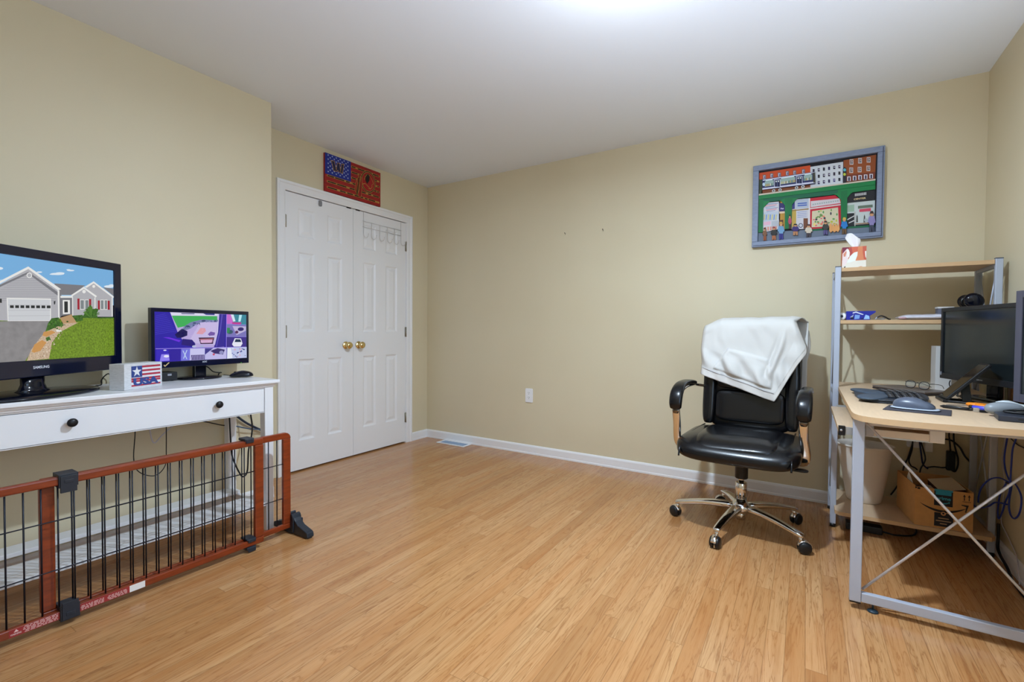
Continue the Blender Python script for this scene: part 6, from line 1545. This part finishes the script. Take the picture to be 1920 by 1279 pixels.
# shipping carton
t = thing('cardboard_box', 'open brown cardboard carton with blue prime tape on the lower desk shelf', 'box', (3.71, -0.37, 0.120))
M_CARD = mat('kraft_cardboard', (200, 150, 94), 0.75, noise_amt=0.06, noise_scale=40)
M_CARDI = mat('kraft_inside', (146, 100, 58), 0.8)
BU = V3((0.9975, 0.070, 0)); BV = V3((-0.12, 0.993, 0)).normalized(); B0 = V3((3.608, -0.496, 0.1204)); BW, BD, BH, BT = 0.212, 0.275, 0.186, 0.0035
cb_ = MB(M_CARD)
def bwall(u0, v0, u1, v1, h): cb_.prism([(u0, v0), (u1, v0), (u1, v1), (u0, v1)], B0, BU, BV, Z, 0.0, h)
bwall(0, 0, BW, BT, BH); bwall(0, BD - BT, BW, BD, BH + 0.006); bwall(0, BT, BT, BD - BT, BH + 0.004); bwall(BW - BT, BT, BW, BD - BT, BH + 0.004); bwall(BT, BT, BW - BT, BD - BT, BT)
cb_.build('carton', t, bevel=0.0012)
pr_ = MB(); NF = -V3((-BU.y, BU.x, 0))
OF = B0 + NF * 0.0
def bp(poly, rgb, d): pr_.sheet([(a * BW, b2 * BH) for a, b2 in poly], OF, BU, Z, NF, d, paint(rgb, 0.5))
TAPE, CYAN, INK = (28, 30, 40), (40, 150, 186), (30, 24, 22)
bp(rect(0.335, 0.58, 0.655, 0.955), TAPE, .0004); bp(rect(0.36, 0.86, 0.63, 0.955), CYAN, .0007); bp(rect(0.335, 0.955, 0.655, 1.0), CYAN, .0004)
pr_.text('prime', OF + BU * (0.495 * BW) + Z * (0.735 * BH), BU, Z, NF, .0008, 0.0150, paint((60, 176, 206), 0.5), width=0.053, bold=0.02)
def smile(cx, cy, w, h, th, rgb, d):
    up, dn = [], []
    for k in range(21):
        s_ = -1 + 2 * k / 20; y_ = cy - h * (1 - s_ * s_); tk = th * (1 - abs(s_) ** 2.5) * 0.5 + 0.0004
        up.append((cx + s_ * w, y_ + tk)); dn.append((cx + s_ * w, y_ - tk))
    pr_.sheet(up + dn[::-1], OF, BU, Z, NF, d, paint(rgb, 0.5))
    e = (cx + w, cy); pr_.sheet([(e[0] - 0.018 * w / 0.08, e[1] + 0.014 * w / 0.08), (e[0] + 0.006 * w / 0.08, e[1] + 0.014 * w / 0.08), (e[0] - 0.002 * w / 0.08, e[1] - 0.020 * w / 0.08), (e[0] - 0.006 * w / 0.08, e[1] - 0.018 * w / 0.08), (e[0] - 0.002 * w / 0.08, e[1] + 0.006 * w / 0.08), (e[0] - 0.018 * w / 0.08, e[1] + 0.010 * w / 0.08)], OF, BU, Z, NF, d, paint(rgb, 0.5))
smile(0.495 * BW, 0.68 * BH, 0.022, 0.006, 0.004, (60, 176, 206), .0009)
smile(0.49 * BW, 0.60 * BH, 0.085, 0.030, 0.0105, INK, .0005)
bp(rect(0.345, 0.05, 0.67, 0.40), TAPE, .0004); bp([(0.50 + 0.045 * math.cos(k * PI / 6), 0.385 + 0.05 * math.sin(k * PI / 6)) for k in range(12)], (206, 150, 100), .0006); bp([(0.50 + 0.02 * math.cos(k * PI / 6), 0.39 + 0.025 * math.sin(k * PI / 6)) for k in range(12)], TAPE, .0008)
for k, w_ in enumerate((0.09, 0.13, 0.06)): bp(rect(0.505 - w_, 0.25 - k * 0.07, 0.505 + w_, 0.275 - k * 0.07), (170, 140, 110), .0006)
for cx_ in (0.845, 0.925): bp([(cx_ - 0.008, 0.79), (cx_ + 0.008, 0.79), (cx_ + 0.008, 0.89), (cx_ + 0.026, 0.88), (cx_, 0.945), (cx_ - 0.026, 0.88), (cx_ - 0.008, 0.89)], INK, .0005)
bp(rect(0.815, 0.755, 0.955, 0.768), INK, .0005); bp(rect(-0.0, 0.955, 0.03, 0.995), INK, .0005); bp([(0.04, 0.94), (0.09, 0.94), (0.09, 0.99), (0.04, 0.99)], INK, .0005)
pr_.build('print', t)
# things packed in the carton
def inbox(u, v): p = B0 + BU * u + BV * v; return p
t = thing('brown_package', 'pale-topped brown package tilted inside the cardboard carton', 'package', tuple(inbox(0.14, 0.09) + Z * 0.10))
pk = MB(mat('pale_package_top', (196, 182, 160), 0.7)); c_ = inbox(0.143, 0.092) + Z * 0.176
R_ = Matrix.Rotation(math.radians(14), 3, 'Z') @ Matrix.Rotation(math.radians(-10), 3, 'Y') @ Matrix.Rotation(math.radians(14), 3, 'X')
pk.obox(c_ + R_ @ V3((0, 0, 0.0175)), R_ @ V3((0.050, 0, 0)), R_ @ V3((0, 0.055, 0)), R_ @ V3((0, 0, 0.001))); pk.build('lid', t)
pk = MB(mat('maroon_brown_wrap', (78, 44, 40), 0.5)); pk.obox(c_, R_ @ V3((0.0498, 0, 0)), R_ @ V3((0, 0.0548, 0)), R_ @ V3((0, 0, 0.0163))); pk.build('wrapped_box', t, bevel=0.002)
t = thing('folded_paper', 'grey folded paper inside the cardboard carton left of the brown package', 'paper', tuple(inbox(0.085, 0.06) + Z * 0.15))
fp = MB(mat('grey_paper', (176, 172, 166), 0.8)); c_ = inbox(0.068, 0.045) + Z * 0.172; R_ = Matrix.Rotation(math.radians(28), 3, 'Z') @ Matrix.Rotation(math.radians(12), 3, 'Y') @ Matrix.Rotation(math.radians(22), 3, 'X')
fp.obox(c_, R_ @ V3((0.022, 0, 0)), R_ @ V3((0, 0.030, 0)), R_ @ V3((0, 0, 0.0012))); fp.build('sheet', t)
t = thing('white_envelope', 'white envelope wedged upright in the left side of the cardboard carton', 'envelope', tuple(inbox(0.02, 0.10) + Z * 0.14))
we = MB(M_PAPER); a0, a1 = inbox(0.0075, 0.045), inbox(0.0105, 0.155)
we.add([a0 + Z * 0.10, a1 + Z * 0.10, a1 + Z * 0.196, inbox(0.010, 0.13) + Z * 0.226, a0 + Z * 0.176], [(0, 1, 2, 3, 4)]); we.build('envelope', t, solid=0.0012)
t = thing('crumpled_paper', 'wad of crumpled grey packing paper in the cardboard carton', 'paper', tuple(inbox(0.06, 0.15) + Z * 0.09))
cpz = MB(mat('packing_paper', (112, 100, 90), 0.9)); cc = inbox(0.060, 0.150) + Z * 0.105
cpz.sup((0, 0, 0), (0.045, 0.075, 0.045), 1, 0.8, nu=36, nv=20, fn=lambda p: cc + p * (1 + 0.25 * noise.noise(p * 45))); cpz.build('wad', t)

# outlet under the desk with plugs, adapter, cords
outlet('wall_outlet', 'white duplex outlet with black plugs in it on the wall under the desk', 3.678, 0.462)
pg = thing('white_charger', 'white plug-in charger block on the wall right of the plugged outlet under the desk', 'charger', (3.738, 0, 0.42))
cg = MB(mat('white_outlet_plastic')); cg.box((3.719, -0.030, 0.390), (3.752, -0.0005, 0.468)); cg.build('block', pg, bevel=0.003)
PLUGS = []
for k, (x_, lb, m_) in enumerate(((3.666, 'black plug in the left of the outlet under the desk', M_BLACK), (3.694, 'navy plug in the right of the outlet under the desk', mat('navy_plastic', (24, 34, 84), 0.4)))):
    p_ = thing('power_plug', lb, 'plug', (x_, -0.01, 0.46)); PLUGS.append(p_); b = MB(m_); b.sup((x_, -0.022, 0.462), (0.0105, 0.0135, 0.013), 0.5, 0.6, nu=20, nv=12); b.build('plug_body', p_)
M_NAVY = mat('navy_cord', (22, 32, 90), 0.45)
def pcord(p, pts, r, m):
    mb = MB(m); mb.tube(smooth_path(pts, 7), r, n=8); mb.build('cord', p)
pcord(PLUGS[0], [(3.666, -0.030, 0.455), (3.660, -0.036, 0.414), (3.644, -0.034, 0.344), (3.629, -0.034, 0.296), (3.615, -0.040, 0.225), (3.595, -0.045, 0.170), (3.57, -0.06, 0.128)], 0.0038, M_CORD)
pcord(PLUGS[0], [(3.664, -0.030, 0.452), (3.662, -0.034, 0.398), (3.650, -0.034, 0.333), (3.658, -0.034, 0.306), (3.665, -0.024, 0.298), (3.680, -0.016, 0.290), (3.69, -0.012, 0.28)], 0.0036, M_CORD)
pcord(PLUGS[1], [(3.693, -0.030, 0.455), (3.702, -0.034, 0.375), (3.711, -0.030, 0.321), (3.733, -0.030, 0.296)], 0.0038, M_NAVY)
pcord(PLUGS[1], [(3.697, -0.030, 0.455), (3.717, -0.044, 0.366), (3.713, -0.048, 0.332), (3.700, -0.048, 0.300), (3.695, -0.048, 0.27)], 0.0036, M_CORD)
t = thing('power_adapter', 'black power adapter brick hanging on its cords against the wall under the desk', 'power adapter', (3.826, -0.02, 0.30))
ad = MB(M_BLACK); ad.box((3.809, -0.036, 0.302), (3.844, -0.006, 0.408)); ad.build('brick', t, bevel=0.005)
ac = MB(M_CORD); ac.tube(smooth_path([(3.724, -0.022, 0.300), (3.758, -0.022, 0.311), (3.791, -0.022, 0.311), (3.812, -0.022, 0.316)], 6), 0.0034, n=8); ac.build('cord', t); ac = MB(M_CORD)
ac.tube(smooth_path([(3.826, -0.021, 0.406), (3.818, -0.03, 0.473), (3.814, -0.04, 0.505), (3.821, -0.045, 0.60), (3.823, -0.05, 0.700)], 6), 0.0036, n=8)
ac.build('cord', t); ac = MB(M_CORD); ac.tube(smooth_path([(3.830, -0.021, 0.304), (3.846, -0.021, 0.298), (3.856, -0.021, 0.33), (3.856, -0.024, 0.37), (3.850, -0.026, 0.397), (3.836, -0.03, 0.466), (3.833, -0.04, 0.56), (3.833, -0.05, 0.700)], 6), 0.0036, n=8)
ac.build('cord', t)
cord([(3.770, -0.012, 0.475), (3.790, -0.020, 0.470), (3.829, -0.020, 0.465), (3.862, -0.020, 0.432), (3.880, -0.030, 0.392), (3.915, -0.035, 0.330), (3.922, -0.045, 0.20), (3.920, -0.045, 0.08), (3.910, -0.045, 0.006)], 0.0045, M_CORD, 'thick black cord arching right from behind the tray bracket to the rear post')
M_BLUE = mat('blue_ethernet', (34, 58, 160), 0.4)
t = thing('network_cord', 'coiled blue network cable hanging on the right wall under the desk', 'cable', (3.92, -0.5, 0.3))
XW = 3.924
def onwall(pts, dx=0.0): return [(XW - dx, y_, z_) for y_, z_ in pts]
bl = MB(M_BLUE)
bl.tube(smooth_path(onwall([(-0.485, 0.72), (-0.485, 0.604), (-0.450, 0.489), (-0.468, 0.433), (-0.509, 0.403), (-0.547, 0.386), (-0.528, 0.318), (-0.525, 0.281), (-0.546, 0.252), (-0.589, 0.249), (-0.638, 0.282), (-0.662, 0.333), (-0.653, 0.373), (-0.594, 0.399), (-0.534, 0.396)]), 7), 0.0034, n=8)
bl.tube(smooth_path(onwall([(-0.645, 0.72), (-0.636, 0.634), (-0.580, 0.554), (-0.568, 0.481), (-0.562, 0.409), (-0.555, 0.354), (-0.510, 0.296), (-0.477, 0.240), (-0.434, 0.195), (-0.418, 0.215), (-0.425, 0.267), (-0.450, 0.320), (-0.52, 0.385)], 0.008), 7), 0.0034, n=8)
bl.tube(smooth_path([(3.915, -0.545, 0.395), (3.905, -0.470, 0.392), (3.885, -0.430, 0.372), (3.862, -0.415, 0.330), (3.852, -0.412, 0.285), (3.850, -0.413, 0.25)], 7), 0.0034, n=8)
bl.tube(smooth_path([(3.915, -0.535, 0.292), (3.900, -0.450, 0.272), (3.880, -0.425, 0.240), (3.850, -0.415, 0.225), (3.835, -0.413, 0.235)], 7), 0.0034, n=8)
bl.build('cable', t)
tw = MB(M_CORD); tw.tube([(XW - 0.006 + 0.010 * math.cos(a), -0.540 + 0.013 * math.sin(a), 0.390) for a in [2 * PI * k / 16 for k in range(16)]], 0.0022, n=8, closed=True); tw.build('twist_tie', t)
cord([(3.935, -0.43, 0.735), (3.935, -0.452, 0.601), (3.935, -0.517, 0.573), (3.935, -0.600, 0.567), (3.935, -0.70, 0.582), (3.935, -0.80, 0.66)], 0.0026, M_CORD, 'thin black cord sagging along the right wall just under the desktop')
cord([(3.9345, -0.40, 0.72), (3.9345, -0.414, 0.586), (3.9345, -0.380, 0.465), (3.9345, -0.419, 0.373), (3.9345, -0.413, 0.288), (3.9345, -0.396, 0.215), (3.9345, -0.400, 0.165), (3.9345, -0.465, 0.140), (3.933, -0.53, 0.118), (3.931, -0.605, 0.088), (3.921, -0.66, 0.05), (3.920, -0.68, 0.02), (3.918, -0.69, 0.004)], 0.0022, mat('lilac_white_cord', (196, 194, 206), 0.5), 'thin pale cord running down the right wall to the floor')
cord([(3.921, -0.412, 0.165), (3.920, -0.418, 0.12), (3.918, -0.424, 0.095), (3.914, -0.440, 0.060), (3.912, -0.490, 0.04), (3.910, -0.576, 0.026), (3.905, -0.65, 0.010), (3.900, -0.72, 0.0060), (3.898, -0.80, 0.0060), (3.902, -0.92, 0.0060)], 0.0058, M_CORD, 'thick black cable lying along the foot of the right wall behind the desk leg')
t = thing('floor_power_strip', 'dark power strip in the shadow on the floor beneath the lower desk shelf', 'power strip', (3.42, -0.36, 0))
fs_ = MB(M_BLACK); fs_.box((3.345, -0.395, 0.0003), (3.50, -0.335, 0.036)); fs_.build('strip', t, bevel=0.004)
fs_ = MB(M_CORD); fs_.tube(smooth_path([(3.50, -0.365, 0.012), (3.56, -0.36, 0.005), (3.64, -0.30, 0.0045), (3.66, -0.15, 0.0045), (3.6, -0.06, 0.0045)], 6), 0.0042, n=8); fs_.build('cord', t)
# ------------------------------------------------------------------ light and camera
LP = V3((2.63, -1.87, 2.30))
t = thing('ceiling_lamp', 'white round ceiling lamp mounted just above the top edge of the view', 'lamp', (LP.x, LP.y, H))
cp = MB(M_WHITE); cp.lathe([(0.0, -0.0005), (0.085, -0.0005), (0.085, -0.012), (0.060, -0.020), (0.0, -0.020)], (LP.x, LP.y, H), n=40, caps=False); cp.build('ceiling_plate', t)
lt = bpy.data.lights.new('lamp_light', 'AREA'); lt.shape = 'DISK'; lt.size = 0.075; lt.energy = 56; lt.color = (0.68, 0.84, 1.0)
l2 = bpy.data.lights.new('lamp_glow', 'POINT'); l2.energy = 12; l2.shadow_soft_size = 0.04; l2.color = (0.86, 0.94, 1.0)
lo2 = bpy.data.objects.new('lamp_glow', l2); C.objects.link(lo2); lo2.location = LP - Z * 0.02
lo_ = bpy.data.objects.new('lamp_light', lt); C.objects.link(lo_); lo_.location = LP

FL = V3((3.66, -2.62, 0))  # unseen uplighter added only to fill the ceiling with light
t = thing('added_uplighter', 'added unseen uplighter brightening the ceiling, on the floor by the right wall window', 'lamp', tuple(FL))
mb = MB(M_WHITE); mb.lathe([(0.13, 0.0), (0.13, 0.012), (0.12, 0.020), (0.02, 0.028), (0.0, 0.028)], tuple(FL), n=40); mb.build('base', t)
mb = MB(M_WHITE); mb.cyl(FL + Z * 0.026, FL + Z * 0.32, 0.012, n=16); mb.build('pole', t)
mb = MB(M_WHITE); mb.lathe([(0.012, 0.30), (0.06, 0.315), (0.12, 0.36), (0.155, 0.42), (0.150, 0.42), (0.115, 0.365), (0.058, 0.322), (0.0, 0.312)], tuple(FL), n=40, caps=False); mb.build('lamp_shade', t)
l3 = bpy.data.lights.new('ceiling_fill_uplight', 'SPOT'); l3.energy = 165; l3.spot_size = math.radians(124); l3.spot_blend = 0.7; l3.shadow_soft_size = 0.05; l3.color = (0.78, 0.86, 1.0)
lo3 = bpy.data.objects.new('ceiling_fill_uplight', l3); C.objects.link(lo3); lo3.location = FL + Z * 0.42; lo3.rotation_euler = (PI, 0, 0)

w = bpy.data.worlds.new('daylight'); S.world = w; w.use_nodes = True
bg = w.node_tree.nodes['Background']; bg.inputs['Color'].default_value = (0.50, 0.71, 1.0, 1); bg.inputs['Strength'].default_value = 4.2

pl = bpy.data.lights.new('window_portal', 'AREA'); pl.shape = 'RECTANGLE'; pl.size = WY1 - WY0; pl.size_y = WZ1 - WZ0; pl.cycles.is_portal = True
po = bpy.data.objects.new('window_portal', pl); C.objects.link(po); po.location = (XR + 0.10, (WY0 + WY1) / 2, (WZ0 + WZ1) / 2); po.rotation_euler = (PI / 2, 0, PI / 2)

cam = bpy.data.cameras.new('camera'); co = bpy.data.objects.new('camera', cam); C.objects.link(co)
yaw, pitch, roll, fpx = 0.5601, -0.0219, 0.0070, 880.17
fw_ = V3((-math.sin(yaw) * math.cos(pitch), math.cos(yaw) * math.cos(pitch), math.sin(pitch)))
r0 = V3((math.cos(yaw), math.sin(yaw), 0)); u0 = r0.cross(fw_)
rr = r0 * math.cos(roll) + u0 * math.sin(roll); uu = -r0 * math.sin(roll) + u0 * math.cos(roll)
M = Matrix((rr, uu, -fw_)).transposed().to_4x4(); M.translation = V3((3.1478, -3.456, 1.0477)); co.matrix_world = M
cam.sensor_fit = 'HORIZONTAL'; cam.sensor_width = 36.0; cam.lens = 36.0 * fpx / 1920.0; cam.clip_start = 0.02
S.camera = co
S.view_settings.view_transform = 'Standard'; S.view_settings.look = 'None'; S.view_settings.gamma = 1.0; S.view_settings.exposure = 0.0; S.view_settings.use_curve_mapping = False
S.cycles.max_bounces = 10; S.cycles.diffuse_bounces = 6; S.cycles.glossy_bounces = 5; S.cycles.caustics_reflective = False; S.cycles.caustics_refractive = False
S.cycles.sample_clamp_indirect = 6.0
S.cycles.use_denoising = True
